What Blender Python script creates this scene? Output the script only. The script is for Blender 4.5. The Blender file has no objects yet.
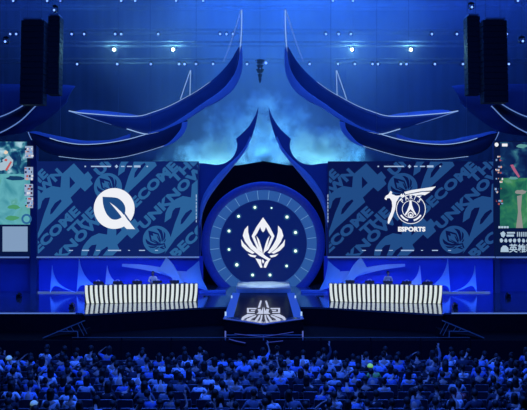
import bpy, bmesh, math, random
from mathutils import Vector, Matrix
PI = math.pi
S = bpy.context.scene
C = S.collection
random.seed(7)

# ---------------------------------------------------------------- camera
FPX, EYE, CX, CY = 700.0, 6.8, 263.5, 205.0
cam_d = bpy.data.cameras.new('camera'); cam = bpy.data.objects.new('camera', cam_d); C.objects.link(cam)
cam.location = (0, 0, EYE); cam.rotation_euler = (PI/2, 0, 0)
cam_d.sensor_width = 36; cam_d.lens = FPX*36/527; cam_d.clip_end = 300
S.camera = cam
S.view_settings.view_transform = 'Standard'; S.view_settings.look = 'None'
S.view_settings.gamma = 1; S.view_settings.use_curve_mapping = False
S.view_settings.exposure = 0
S.cycles.use_denoising = True
S.cycles.volume_step_rate = 2.0

def lin(c):
    return tuple(((v/255)/12.92 if v/255 <= .04045 else ((v/255+.055)/1.055)**2.4) for v in c)

# ---------------------------------------------------------------- world and light
W = bpy.data.worlds.new('world'); S.world = W; W.use_nodes = True
W.node_tree.nodes['Background'].inputs[0].default_value = (.02, .05, .3, 1)
W.node_tree.nodes['Background'].inputs[1].default_value = .02

def area(name, loc, target, size, power, col, sy=None):
    d = bpy.data.lights.new(name, 'AREA'); d.energy = power; d.color = col
    d.shape = 'RECTANGLE'; d.size = size; d.size_y = sy or size
    o = bpy.data.objects.new(name, d); C.objects.link(o); o.location = loc
    o.rotation_euler = (Vector(target)-Vector(loc)).to_track_quat('-Z', 'Y').to_euler()
    return o
def spot(name, loc, target, power, col, ang=40, blend=.6, r=.3):
    d = bpy.data.lights.new(name, 'SPOT'); d.energy = power; d.color = col
    d.spot_size = math.radians(ang); d.spot_blend = blend; d.shadow_soft_size = r
    o = bpy.data.objects.new(name, d); C.objects.link(o); o.location = loc
    o.rotation_euler = (Vector(target)-Vector(loc)).to_track_quat('-Z', 'Y').to_euler()
    return o
BLUE = (.035, .15, 1.0); DEEP = (.01, .06, 1.0); CYAN = (.22, .62, 1.0)
# washes on the rear drape
area('rear_wash_centre', (2, 55, 27), (2, 58, 14), 16, 6600, (.018, .14, 1), 1)
area('rear_wash_left', (-17, 55, 27), (-17, 58, 18), 12, 1150, (.014, .10, 1), 1)
area('rear_wash_right', (17, 55, 27), (17, 58, 15), 12, 2000, (.013, .09, 1), 1)
spot('haze_spot_left', (-15, 53, 27), (-15, 58, 23), 1500, (.04, .27, 1), 80)
spot('haze_spot_right', (10, 53, 27), (10, 58, 22), 2200, (.03, .22, 1), 80)
spot('rear_back_light', (0, 62, 10.5), (0, 52, 16), 2600, (.02, .18, 1), 120)
# front truss on the wings
area('front_wash', (0, 26, 22), (0, 46, 10), 22, 1100, BLUE, 1.5)
area('wing_top_wash_left', (-11, 43.6, 23), (-11, 45.2, 10), 10, 900, BLUE, 1)
area('wing_top_wash_right', (11, 43.6, 23), (11, 45.2, 10), 10, 900, BLUE, 1)
# floor battens in front of the low scenic wall
area('footlight_left', (-9.5, 44.6, 1.12), (-9.5, 46.4, 2.4), 10.5, 115, (.02, .10, 1), .12)
area('footlight_right', (9.5, 44.6, 1.12), (9.5, 46.4, 2.4), 10.5, 115, (.02, .10, 1), .12)
area('footlight_far_left', (-18.5, 44.6, 1.12), (-18.5, 47, 1.6), 6, 35, BLUE, .12)
area('footlight_far_right', (18.5, 44.6, 1.12), (18.5, 47, 1.6), 6, 35, BLUE, .12)
# arch uplights
spot('arch_spot_left', (-5.5, 42.5, 1.3), (-3.2, 47, 7), 900, BLUE, 60)
spot('arch_spot_right', (5.5, 42.5, 1.3), (3.2, 47, 7), 900, BLUE, 60)
# house light over the audience
area('house_wash', (0, 19, 15), (0, 25, 1), 20, 5200, (.028, .125, 1), 2)
spot('added_step_fill', (0, 45.2, 12), (0, 48, 1.3), 8500, (.6, .85, 1), 22)  # unseen fill added to brighten the step
# unseen spots added behind the scenery to light the smoke
for _s, _n in ((-1, 'left'), (1, 'right')):
    spot('added_smoke_key_'+_n, (_s*3.7, 52.8, 5.2), (_s*3.5, 53.6, 12), 8600, (.2, .66, .86), 75, .9)
    spot('added_smoke_side_'+_n, (_s*8.5, 53.2, 9.6), (_s*5, 53.5, 11.5), 900, (.1, .5, .9), 90, .8)
    spot('added_desk_fill_'+_n, (_s*7.4, 39, 20), (_s*7.4, 42.7, 1.8), 4200, (.75, .9, 1), 27)  # added fill, brightens headsets and figures at the desks
spot('added_smoke_low', (0, 57, 11), (0, 53.5, 12), 2200, (.1, .48, 1), 90)  # unseen spot added to light the smoke from behind

# ---------------------------------------------------------------- helpers
def P(px, py, D):
    return Vector(((px-CX)*D/FPX, D, EYE-(py-CY)*D/FPX))
_mats = {}
def mat(name, col, rough=.6, metal=0, emis=None, es=1.0, var=.12, scale=6.0, spec=.4):
    if name in _mats: return _mats[name]
    m = bpy.data.materials.new(name); m.use_nodes = True
    nt = m.node_tree; b = nt.nodes['Principled BSDF']
    b.inputs['Roughness'].default_value = rough; b.inputs['Metallic'].default_value = metal
    b.inputs['Specular IOR Level'].default_value = spec
    tc = nt.nodes.new('ShaderNodeTexCoord'); nz = nt.nodes.new('ShaderNodeTexNoise')
    nz.inputs['Scale'].default_value = scale; nz.inputs['Detail'].default_value = 3
    rp = nt.nodes.new('ShaderNodeValToRGB')
    a = [max(0, v*(1-var)) for v in col]; c = [min(1, v*(1+var)) for v in col]
    rp.color_ramp.elements[0].color = (*a, 1); rp.color_ramp.elements[1].color = (*c, 1)
    rp.color_ramp.elements[0].position = .3; rp.color_ramp.elements[1].position = .7
    nt.links.new(tc.outputs['Object'], nz.inputs['Vector']); nt.links.new(nz.outputs['Fac'], rp.inputs['Fac'])
    nt.links.new(rp.outputs['Color'], b.inputs['Base Color'])
    if emis is not None:
        b.inputs['Emission Color'].default_value = (*emis, 1); b.inputs['Emission Strength'].default_value = es
    _mats[name] = m; return m
def glow(name, rgb, es=1.0):
    return mat(name, (.01, .01, .01), .5, 0, lin(rgb), es, spec=.1)
def finish(name, bm, m, parent=None, smooth=False):
    me = bpy.data.meshes.new(name); bm.normal_update(); bm.to_mesh(me); bm.free()
    if m: me.materials.append(m)
    if smooth:
        for p in me.polygons: p.use_smooth = True
    o = bpy.data.objects.new(name, me); C.objects.link(o)
    if parent:
        o.parent = parent
        o.matrix_parent_inverse = Matrix.Identity(4)
        root = parent.parent if parent.parent else parent
        o.data.transform(Matrix.Translation(-root.location))
    return o
def tag(o, label=None, cat=None, group=None, kind=None):
    if label: o['label'] = label
    if cat: o['category'] = cat
    if group: o['group'] = group
    if kind: o['kind'] = kind
    return o
def thing(name, label, cat, loc, group=None):
    o = bpy.data.objects.new(name, None); C.objects.link(o); o.location = loc; o.empty_display_size = .2
    return tag(o, label, cat, group)
def box(bm, c, s, rz=0, bev=0):
    r = bmesh.ops.create_cube(bm, size=1, matrix=Matrix.Translation(c) @ Matrix.Rotation(rz, 4, 'Z') @ Matrix.Diagonal((*s, 1)))
    if bev:
        es = list({e for v in r['verts'] for e in v.link_edges})
        bmesh.ops.bevel(bm, geom=es, offset=bev, segments=2, affect='EDGES')
def bar(bm, a, b, r, n=6, r2=None):
    a, b = Vector(a), Vector(b); d = b-a
    q = d.to_track_quat('Z', 'Y').to_matrix().to_4x4()
    bmesh.ops.create_cone(bm, cap_ends=True, segments=n, radius1=r, radius2=r if r2 is None else r2, depth=d.length,
                          matrix=Matrix.Translation((a+b)/2) @ q)
def sph(bm, c, s, u=12, v=8):
    if not hasattr(s, '__len__'): s = (s, s, s)
    bmesh.ops.create_uvsphere(bm, u_segments=u, v_segments=v, radius=1, matrix=Matrix.Translation(c) @ Matrix.Diagonal((*s, 1)))
def tube(bm, pts, r, n=6, rend=None):
    rings = []
    k = len(pts)
    for i, p in enumerate(pts):
        t = (pts[min(i+1, k-1)]-pts[max(i-1, 0)]).normalized()
        u = t.cross(Vector((0, 1, 0)))
        if u.length < .01: u = t.cross(Vector((1, 0, 0)))
        u.normalize(); w = t.cross(u)
        rr = r if rend is None else r+(rend-r)*i/(k-1)
        rings.append([bm.verts.new(p+rr*(math.cos(a)*u+math.sin(a)*w)) for a in [2*PI*j/n for j in range(n)]])
    for a, b in zip(rings, rings[1:]):
        for j in range(n): bm.faces.new((a[j], a[(j+1) % n], b[(j+1) % n], b[j]))
    bm.faces.new(rings[0]); bm.faces.new(rings[-1][::-1])
def smooth_line(pts, n=40):
    pts = [Vector((p[0], p[1])) for p in pts]
    out = []
    ext = [pts[0]*2-pts[1]]+pts+[pts[-1]*2-pts[-2]]
    for i in range(1, len(ext)-2):
        p0, p1, p2, p3 = ext[i-1:i+3]
        for k in range(10):
            t = k/10
            out.append(.5*((2*p1)+(-p0+p2)*t+(2*p0-5*p1+4*p2-p3)*t*t+(-p0+3*p1-3*p2+p3)*t**3))
    out.append(pts[-1])
    L = [0]
    for a, b in zip(out, out[1:]): L.append(L[-1]+(b-a).length)
    res = []; j = 0
    for k in range(n):
        s = L[-1]*k/(n-1)
        while j < len(L)-2 and L[j+1] < s: j += 1
        f = (s-L[j])/max(1e-9, L[j+1]-L[j]); res.append(out[j].lerp(out[j+1], min(1, f)))
    return res
def mx(pts): return [(2*CX-p[0],)+tuple(p[1:]) for p in pts]
def prism(bm, pts, D, th, closed_smooth=False):
    """traced outline as a solid panel standing at distance D, th metres thick"""
    v = [bm.verts.new(P(p[0], p[1], D)) for p in pts]
    w = [bm.verts.new(P(p[0], p[1], D)+Vector((0, th, 0))) for p in pts]
    bm.faces.new(v); bm.faces.new(w[::-1])
    n = len(v)
    for i in range(n): bm.faces.new((v[i], w[i], w[(i+1) % n], v[(i+1) % n]))
    bmesh.ops.recalc_face_normals(bm, faces=bm.faces)
def sail(bm, top, bot, D, th, bulge, n=44, lean=0.0, m=6):
    """panel between two curved edges, bulging towards the house"""
    T = smooth_line(top, n); B = smooth_line(bot, n)
    g = []
    for i in range(n):
        t, b = P(T[i].x, T[i].y, D), P(B[i].x, B[i].y, D)
        row = []
        for j in range(m+1):
            f = j/m; p = t.lerp(b, f)
            p.y += -bulge*math.sin(PI*f)*min(1, (t-b).length/1.0) + lean*(1-f)
            row.append(bm.verts.new(p))
        g.append(row)
    h = [[bm.verts.new(v.co+Vector((0, th, 0))) for v in r] for r in g]
    for i in range(n-1):
        for j in range(m):
            bm.faces.new((g[i][j], g[i][j+1], g[i+1][j+1], g[i+1][j]))
            bm.faces.new((h[i][j], h[i+1][j], h[i+1][j+1], h[i][j+1]))
        bm.faces.new((g[i][0], g[i+1][0], h[i+1][0], h[i][0]))
        bm.faces.new((g[i][m], h[i][m], h[i+1][m], g[i+1][m]))
    for i in (0, n-1):
        for j in range(m): bm.faces.new((g[i][j], h[i][j], h[i][j+1], g[i][j+1]))
    bmesh.ops.remove_doubles(bm, verts=bm.verts, dist=1e-4)
    bmesh.ops.recalc_face_normals(bm, faces=bm.faces)
def edge_px(bm, line, D, r=.03, n=50, dy=-.06, rend=None):
    tube(bm, [P(p.x, p.y, D)+Vector((0, dy, 0)) for p in smooth_line(line, n)], r, 6, rend)
ORD = ['first', 'second', 'third', 'fourth', 'fifth', 'sixth', 'seventh', 'eighth', 'ninth', 'tenth', 'eleventh', 'twelfth',
       'thirteenth', 'fourteenth', 'fifteenth', 'sixteenth', 'seventeenth', 'eighteenth', 'nineteenth', 'twentieth']
def ordinal(k):
    if k < 20: return ORD[k]
    t, u = divmod(k+1, 10)
    base = {2: 'twent', 3: 'thirt', 4: 'fort'}[t]
    return base+'ieth' if u == 0 else base+'y-'+ORD[u-1]

# ---------------------------------------------------------------- materials
M_black = mat('black_drape', (.004, .005, .010), .9, scale=3, spec=.1)
M_room = mat('dark_room_paint', (.012, .014, .03), .9, scale=1, spec=.1)
M_rear = mat('rear_drape_cloth', (.05, .06, .08), .9, scale=.25, var=.2, spec=.1)
M_navy = mat('navy_scenic_skin', (.10, .14, .30), .55, scale=.6, var=.15)
M_wall = mat('blue_scenic_skin', (.07, .10, .55), .7, scale=.5, spec=.2)
M_pale = mat('pale_scenic_skin', (.62, .68, .82), .5, scale=.8, var=.08)
M_mid = mat('mid_blue_scenic_skin', (.22, .30, .62), .5, scale=.8, var=.1)
M_steel = mat('dark_truss_steel', (.20, .22, .26), .5, .1)
M_blackplastic = mat('black_plastic', (.010, .011, .014), .5)
M_floor = mat('gloss_stage_floor', (.36, .41, .48), .12, .85, scale=2, spec=.7)
M_led = glow('edge_led', (150, 185, 235), 1.0)
M_ledsoft = glow('edge_led_soft', (95, 130, 200), 1.0)
M_lens = glow('lens_blue', (105, 145, 255), 2.6)
M_lensw = glow('lens_white', (240, 255, 240), 14)
M_white = glow('screen_white', (238, 240, 246), 1.0)

# ---------------------------------------------------------------- room
def struct(name, bm, m): return tag(finish(name, bm, m), None, None, None, 'structure')
b = bmesh.new(); box(b, (0, 28, -.1), (64, 76, .2)); struct('floor', b, mat('hall_floor', (.003, .0035, .006), .8, spec=.1))
b = bmesh.new(); box(b, (0, 28, 29.1), (64, 76, .2)); struct('ceiling', b, M_room)
b = bmesh.new(); box(b, (-31.9, 28, 14.5), (.2, 76, 29)); struct('wall_left', b, M_room)
b = bmesh.new(); box(b, (31.9, 28, 14.5), (.2, 76, 29)); struct('wall_right', b, M_room)
b = bmesh.new(); box(b, (0, -9.9, 14.5), (64, .2, 29)); struct('wall_front', b, M_room)
b = bmesh.new()
N = 420
pr = None
for i in range(N+1):
    x = -31.5+63*i/N; y = 64+.025*math.sin(i*.9)+.01*math.sin(i*2.3)
    cur = (b.verts.new((x, y, 0)), b.verts.new((x, y, 29)))
    if pr: b.faces.new((pr[0], cur[0], cur[1], pr[1]))
    pr = cur
tag(finish('wall_rear', b, M_rear, smooth=True), kind='structure')

# stage deck: outline in plan (x, y)
def xat(px, D): return (px-CX)*D/FPX
deck = [(-31, 37.7), (xat(82, 37.6), 37.6), (xat(84, 37.2), 37.2), (xat(200, 39.6), 39.6), (xat(226, 39.9), 39.9),
        (-2.05, 39.9), (-2.05, 35.9), (0, 34.2)]
deck = deck+[(-x, y) for x, y in deck[::-1][1:]]+[(31, 56), (-31, 56)]
b = bmesh.new()
lo = [b.verts.new((x, y, .9)) for x, y in deck]; hi = [b.verts.new((x, y, 1)) for x, y in deck]
b.faces.new(hi); b.faces.new(lo[::-1])
for i in range(len(deck)): b.faces.new((lo[i], lo[(i+1) % len(deck)], hi[(i+1) % len(deck)], hi[i]))
bmesh.ops.recalc_face_normals(b, faces=b.faces)
stage = thing('stage_deck', 'glossy dark blue stage floor with pointed runway reaching towards the audience', 'stage', (0, 42, 0))
finish('deck', b, M_floor, stage)
b = bmesh.new()
sk = [(x*.998, y+.06) for x, y in deck[:-2]]
lo = [b.verts.new((x, y, 0)) for x, y in sk]; hi = [b.verts.new((x, y, .9)) for x, y in sk]
for i in range(len(sk)-1): b.faces.new((lo[i], lo[i+1], hi[i+1], hi[i]))
finish('skirt', b, M_black, stage)
for s in (-1, 1):
    b = bmesh.new(); x0, x1 = sorted((s*30, s*10.1)); box(b, ((x0+x1)/2, 37.6, .985), (x1-x0, .05, .055)); finish('edge_light', b, glow('deck_edge_led', (88, 122, 205), 1), stage)
    b = bmesh.new()
    q = [(1.56, 46.2), (2.04, 46.2), (2.04, 35.92), (1.56, 36.3)]
    v = [b.verts.new((s*x, y, 1.006)) for x, y in q]; b.faces.new(v if s > 0 else v[::-1])
    w = [b.verts.new((s*x, y, 1.001)) for x, y in q]
    for i in range(4): b.faces.new((v[i], v[(i+1) % 4], w[(i+1) % 4], w[i]))
    finish('runway_border', b, glow('runway_border_led', (36, 78, 205), .9), stage)
    for yy, zz in ((43.6, .16), (36.6, .22)):
        b = bmesh.new(); bar(b, (s*1.98, yy, 1), (s*1.98, yy, 1+zz), .045, 8); finish('marker_light', b, glow('marker_led', (170, 205, 250), 1), stage)
b = bmesh.new()
tube(b, [Vector((-2.05, 35.86, .985)), Vector((-1.0, 35.03, .985)), Vector((0, 34.17, .985)), Vector((1.0, 35.03, .985)), Vector((2.05, 35.86, .985))], .03)
finish('tip_light', b, glow('tip_led', (48, 72, 175), 1), stage)
# runway LED floor
rw = thing('runway_display', 'dark floor display on the central runway showing a white crest', 'floor display', (0, 41, 1.0))
b = bmesh.new(); q = [(-1.54, 46.2), (1.54, 46.2), (1.54, 36.35), (0, 34.9), (-1.54, 36.35)]
v = [b.verts.new((x, y, 1.012)) for x, y in q]; w = [b.verts.new((x, y, 1.001)) for x, y in q]
b.faces.new(v[::-1])
for i in range(5): b.faces.new((v[i], v[(i+1) % 5], w[(i+1) % 5], w[i]))
finish('display_surface', b, mat('floor_display_glass', (.004, .006, .015), .22, 0, lin((3, 7, 26)), .5, spec=.2), rw)
bpy.data.materials['floor_display_glass'].node_tree.nodes['Principled BSDF'].inputs['IOR'].default_value = 1.12
def floor_poly(bm, pts, z=1.016):
    v = []
    for px, py in pts:
        D = (EYE-z)*FPX/(py-CY); v.append(bm.verts.new((xat(px, D), D, z)))
    bm.faces.new(v)
def fz(x, y): return (232+x/8.365, 290+y/8.365)
b = bmesh.new()
half = [
 [(240, 85), (250, 92), (242, 120), (236, 145), (215, 152), (222, 130), (230, 105)],
 [(125, 150), (205, 150), (205, 160), (142, 160), (142, 182), (190, 182), (190, 192), (125, 192)],
 [(155, 166), (200, 166), (185, 176), (160, 176)],
 [(215, 160), (240, 158), (245, 176), (260, 140), (262, 200), (205, 200), (222, 185)],
 [(130, 200), (200, 204), (150, 222), (105, 238), (90, 252), (76, 246), (86, 226)],
 [(120, 243), (165, 222), (205, 208), (200, 222), (165, 240), (150, 258), (124, 256)],
 [(185, 262), (205, 235), (225, 208), (240, 206), (226, 236), (205, 266)],
 [(222, 272), (238, 240), (244, 208), (256, 208), (252, 240), (240, 276)],
]
for pl in half:
    floor_poly(b, [fz(*p) for p in pl]); floor_poly(b, [fz(527-p[0], p[1]) for p in pl][::-1])
for f in b.faces:
    if f.normal.z < 0: f.normal_flip()
finish('crest_graphic', b, glow('floor_graphic', (190, 198, 222), 1), rw)

# portal step
st = thing('portal_step', 'low pale glossy step in front of the round portal screen', 'step', (0, 48, 1))
b = bmesh.new(); box(b, (0, 48.1, 1.17), (3.6, 4.1, .34), 0, .02); finish('step_block', b, mat('step_gloss', (.5, .55, .6), .3, .2, scale=2, spec=.8), st)
b = bmesh.new(); box(b, (0, 46.02, 1.32), (3.55, .03, .03)); finish('step_nosing', b, glow('nosing', (70, 95, 150), .8), st)

# ---------------------------------------------------------------- trusses and hanging gear
TR = [(-2.5, 55.0), (8, 55.6), (32, 55.0), (44.5, 53.0), (61.5, 55.0)]
tlabel = ['topmost lighting truss cut by the top edge of the view', 'upper lighting truss of dark steel below the topmost truss', 'middle lighting truss carrying a line of small blue lamps',
          'dark truss carrying the four bright white lamps', 'lowest lighting truss, row of small blue lamps above the wings']
tz = []
for k, (py, D) in enumerate(TR):
    z = P(0, py, D).z; tz.append((z, D))
    t = thing('lighting_truss', tlabel[k], 'truss', (0, D, z), 'lighting trusses over the stage')
    for dy, dz in ((-.2, .2), (.2, .2), (-.2, -.12), (.2, -.12)):
        b = bmesh.new(); bar(b, (-25, D+dy, z+dz), (25, D+dy, z+dz), .03, 6); finish('chord', b, M_steel, t)
    b = bmesh.new()
    for i in range(100):
        x = -25+.5*i; s = 1 if i % 2 else -1
        bar(b, (x, D-.2, z-.12*s if s < 0 else z+.2), (x+.5, D-.2, z+.2 if s < 0 else z-.12), .014, 4)
        bar(b, (x, D+.2*s, z+.2), (x+.5, D-.2*s, z+.2), .014, 4)
    finish('lacing', b, M_steel, t)
    for x in (-20, -7, 7, 20):
        b = bmesh.new(); bar(b, (x, D, z+.2), (x, D, 29), .012, 4); finish('hanging_cable', b, M_steel, t)
def moving_head(px, py, D, lab, lens, r, grp, trussz):
    p = P(px, py, D)
    t = thing('moving_head_light', lab, 'stage light', p, grp)
    y = D+.22
    top = trussz if trussz is not None else p.z+.45
    b = bmesh.new(); box(b, (p.x, y, top-.16), (.26, .22, .10), 0, .015); bar(b, (p.x, y, top-.12), (p.x, y, top-.1+.06), .03, 6); finish('base', b, M_blackplastic, t)
    b = bmesh.new(); box(b, (p.x-.17, y, (top-.2+p.z)/2), (.03, .08, max(.1, top-.16-p.z+.08))); box(b, (p.x+.17, y, (top-.2+p.z)/2), (.03, .08, max(.1, top-.16-p.z+.08))); finish('yoke', b, M_blackplastic, t)
    b = bmesh.new(); bar(b, (p.x, D+.02, p.z), (p.x, D+.36, p.z), max(.13, r*1.05), 14, .09); finish('lamp_head', b, M_blackplastic, t)
    b = bmesh.new(); sph(b, (p.x, D+.02, p.z), (r, .05, r)); finish('lens', b, lens, t, True)
    return t
rowC = [10, 16, 71.5, 84, 115, 121, 158, 220, 226.5, 233, 326, 338.7, 351, 432, 457, 507]
rowA = [13, 47, 60, 121, 135, 176, 203, 333, 353, 518]
rowE = [77, 117, 150.7, 179, 184.5, 196, 213, 247, 309.7, 338, 355, 372.6, 378, 401, 406.5, 435, 463, 509]
G = 'small lamps hung along the trusses'
for nm, xs, py, k in (('middle', rowC, 34, 2), ('topmost', rowA, .8, 0), ('lowest', rowE, 64, 4)):
    z, D = tz[k]
    for i, x in enumerate(xs):
        pz = P(0, py, D-.35).z
        moving_head(x, py, D-.35, f'small blue-white lamp, {ordinal(i)} from left along the {nm} lighting truss', M_lens, .085, G, max(z-.1, pz+.35))
z, D = tz[3]
M_dimlens = glow('lens_dim', (70, 115, 210), 1)
for i, (x, pos) in enumerate(((114, 'far left'), (173, 'inner left'), (352, 'inner right'), (411, 'far right'))):
    moving_head(x, 49.5, D-.4, f'dazzling white stage lamp, the {pos} one of four', M_lensw, .11, 'dazzling white lamps', z-.1)
    p = P(x, 49.5, D-.7)
    d = bpy.data.lights.new('lamp_beam', 'POINT'); d.energy = 170; d.color = (.25, .7, .8); d.shadow_soft_size = .05
    o = bpy.data.objects.new('lamp_beam', d); C.objects.link(o); o.location = p
for px, py, lab in ((54, 10, 'small blue lamp hanging above the left speaker hang'), (5, 41.5, 'small blue lamp at the far left edge beside the speaker hang'),
                    (472, 7, 'small blue lamp hanging above the right speaker hang'), (523, 41, 'small blue lamp at the far right edge beside the speaker hang')):
    t = moving_head(px, py, 43, lab, M_lens, .07, G, None)
    p = P(px, py, 43)
    b = bmesh.new(); bar(b, (p.x, 43.22, p.z+.3), (p.x, 43.22, 29), .015, 5); finish('hanging_cable', b, M_steel, t)

def array(px0, px1, py0, py1, D, lab, n):
    a, c = P(px0, py0, D), P(px1, py1, D); w = c.x-a.x; hh = (a.z-c.z)/n; xm = (a.x+c.x)/2
    t = thing('line_array', lab, 'loudspeaker hang', (xm, D+.4, c.z), 'speaker hangs')
    for i in range(n):
        b = bmesh.new(); z = a.z-hh*(i+.5); box(b, (xm, D+.4-.02*i, z), (w, .8, hh*.96), 0, .02)
        o = finish('speaker_cabinet', b, M_blackplastic, t)
        b = bmesh.new(); box(b, (xm, D-.005-.02*i, z), (w*.9, .03, hh*.8), 0, .008); finish('grille', b, mat('speaker_grille', (.006, .007, .010), .7, scale=60), o)
    b = bmesh.new(); box(b, (xm, D+.4, a.z+.08), (w*.8, .9, .1)); finish('rigging_frame', b, M_steel, t)
    for s in (-1, 1):
        b = bmesh.new(); bar(b, (xm+s*w*.3, D+.4, a.z+.1), (xm+s*w*.3, D+.4, 29), .02, 6); finish('hanging_cable', b, M_steel, t)
array(21, 44, 20, 105, 41.0, 'wide black speaker hang at upper left, outer of the left pair', 14)
array(48, 60, 16, 95, 42.0, 'narrow black speaker hang at upper left, inner of the left pair', 15)
array(483, 507, 20, 103, 41.0, 'wide black speaker hang at upper right, outer of the right pair', 14)
array(467, 480, 16, 95, 42.0, 'narrow black speaker hang at upper right, inner of the right pair', 15)

# little hanging prop in the middle
hp = P(260, 62, 50)
t = thing('hanging_prop', 'small dark tapering rig with tiny lamps hanging above the stage centre', 'hanging rig', hp)
b = bmesh.new()
for k, (r, dz) in enumerate(((.34, 0), (.26, -.35), (.3, -.65), (.18, -1.0), (.12, -1.3))):
    bmesh.ops.create_cone(b, cap_ends=True, segments=8, radius1=r*.55, radius2=r, depth=.26, matrix=Matrix.Translation((hp.x, 50, hp.z+dz)))
bar(b, (hp.x, 50, hp.z), (hp.x, 50, hp.z-1.5), .05)
finish('body', b, M_blackplastic, t)
b = bmesh.new(); bar(b, (hp.x, 50, hp.z), (hp.x, 50, 29), .015); finish('hanging_cable', b, M_steel, t)
for dx, dz in ((-.25, 0), (.42, -.12), (.02, -.52)):
    b = bmesh.new(); sph(b, (hp.x+dx, 49.72, hp.z+dz), .05 if dx < .4 else .09); finish('lamp', b, M_dimlens if dx < .4 else M_lens, t, True)
    if dx > .4:
        b = bmesh.new(); bar(b, (hp.x, 50, hp.z), (hp.x+dx, 49.75, hp.z+dz), .02); finish('arm', b, M_steel, t)

# ---------------------------------------------------------------- wings
def wing(side, name, parts, lab, D):
    f = (lambda q: q) if side < 0 else mx
    t = thing(name, lab, 'scenic wing', P(f([(150, 130)])[0][0], 130, D))
    for kind, nm, m, data in parts:
        b = bmesh.new()
        if kind == 'sail':
            top, bot, dd, th, bulge, lean = data; sail(b, f(top), f(bot), D+dd, th, bulge, lean=lean); finish(nm, b, m, t, True)
        elif kind == 'edge':
            ln, r, dd, rend = data; edge_px(b, f(ln), D+dd, r, rend=rend); finish(nm, b, m, t, True)
    for cx, cy in f([(118, 117), (196, 92)]) if parts[0][2] is wing_m else f([(60, 142), (150, 136)]):
        b = bmesh.new(); p = P(cx, cy, D+.12); bar(b, (p.x, p.y+.1, p.z-.3), (p.x, p.y+.1, 29), .012, 4); finish('hanging_cable', b, M_steel, t)
    return t
w1_top = [(69, 111), (81, 113), (98.7, 114.5), (121, 116.2), (140, 116), (154, 112), (170, 105.8), (188.5, 96), (199, 89.8), (210, 82), (221, 72), (231, 60), (238.5, 47)]
w1_bot = [(69, 111), (90, 118), (112, 125), (127, 129), (145.6, 134), (159, 132), (170, 127), (186, 119), (202, 108), (218, 100), (229, 88), (236, 74), (240.5, 48)]
w2_top = [(28, 132), (37, 134.5), (62, 142), (81, 144.8), (103.6, 143.8), (127, 140), (145.6, 135), (160, 131.5), (172, 126.5), (187, 120)]
w2_bot = [(28, 132), (40, 149), (59, 156.3), (86, 159.4), (109, 158.9), (127, 156.5), (148, 151), (164, 146), (178, 137), (187, 121)]
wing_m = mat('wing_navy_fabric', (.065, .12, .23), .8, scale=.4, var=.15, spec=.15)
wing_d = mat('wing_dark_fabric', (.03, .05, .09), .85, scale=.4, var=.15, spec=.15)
lit_top_m = mat('wing_lit_top_tone', (.12, .18, .34), .6, scale=.8, var=.1)  # paler colour put in for wing tops that catch light from above
band_m = mat('lit_band_tone', (.30, .42, .62), .6, scale=.8, var=.1)  # pale tone put in where strips of wing and arch look lit
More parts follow.
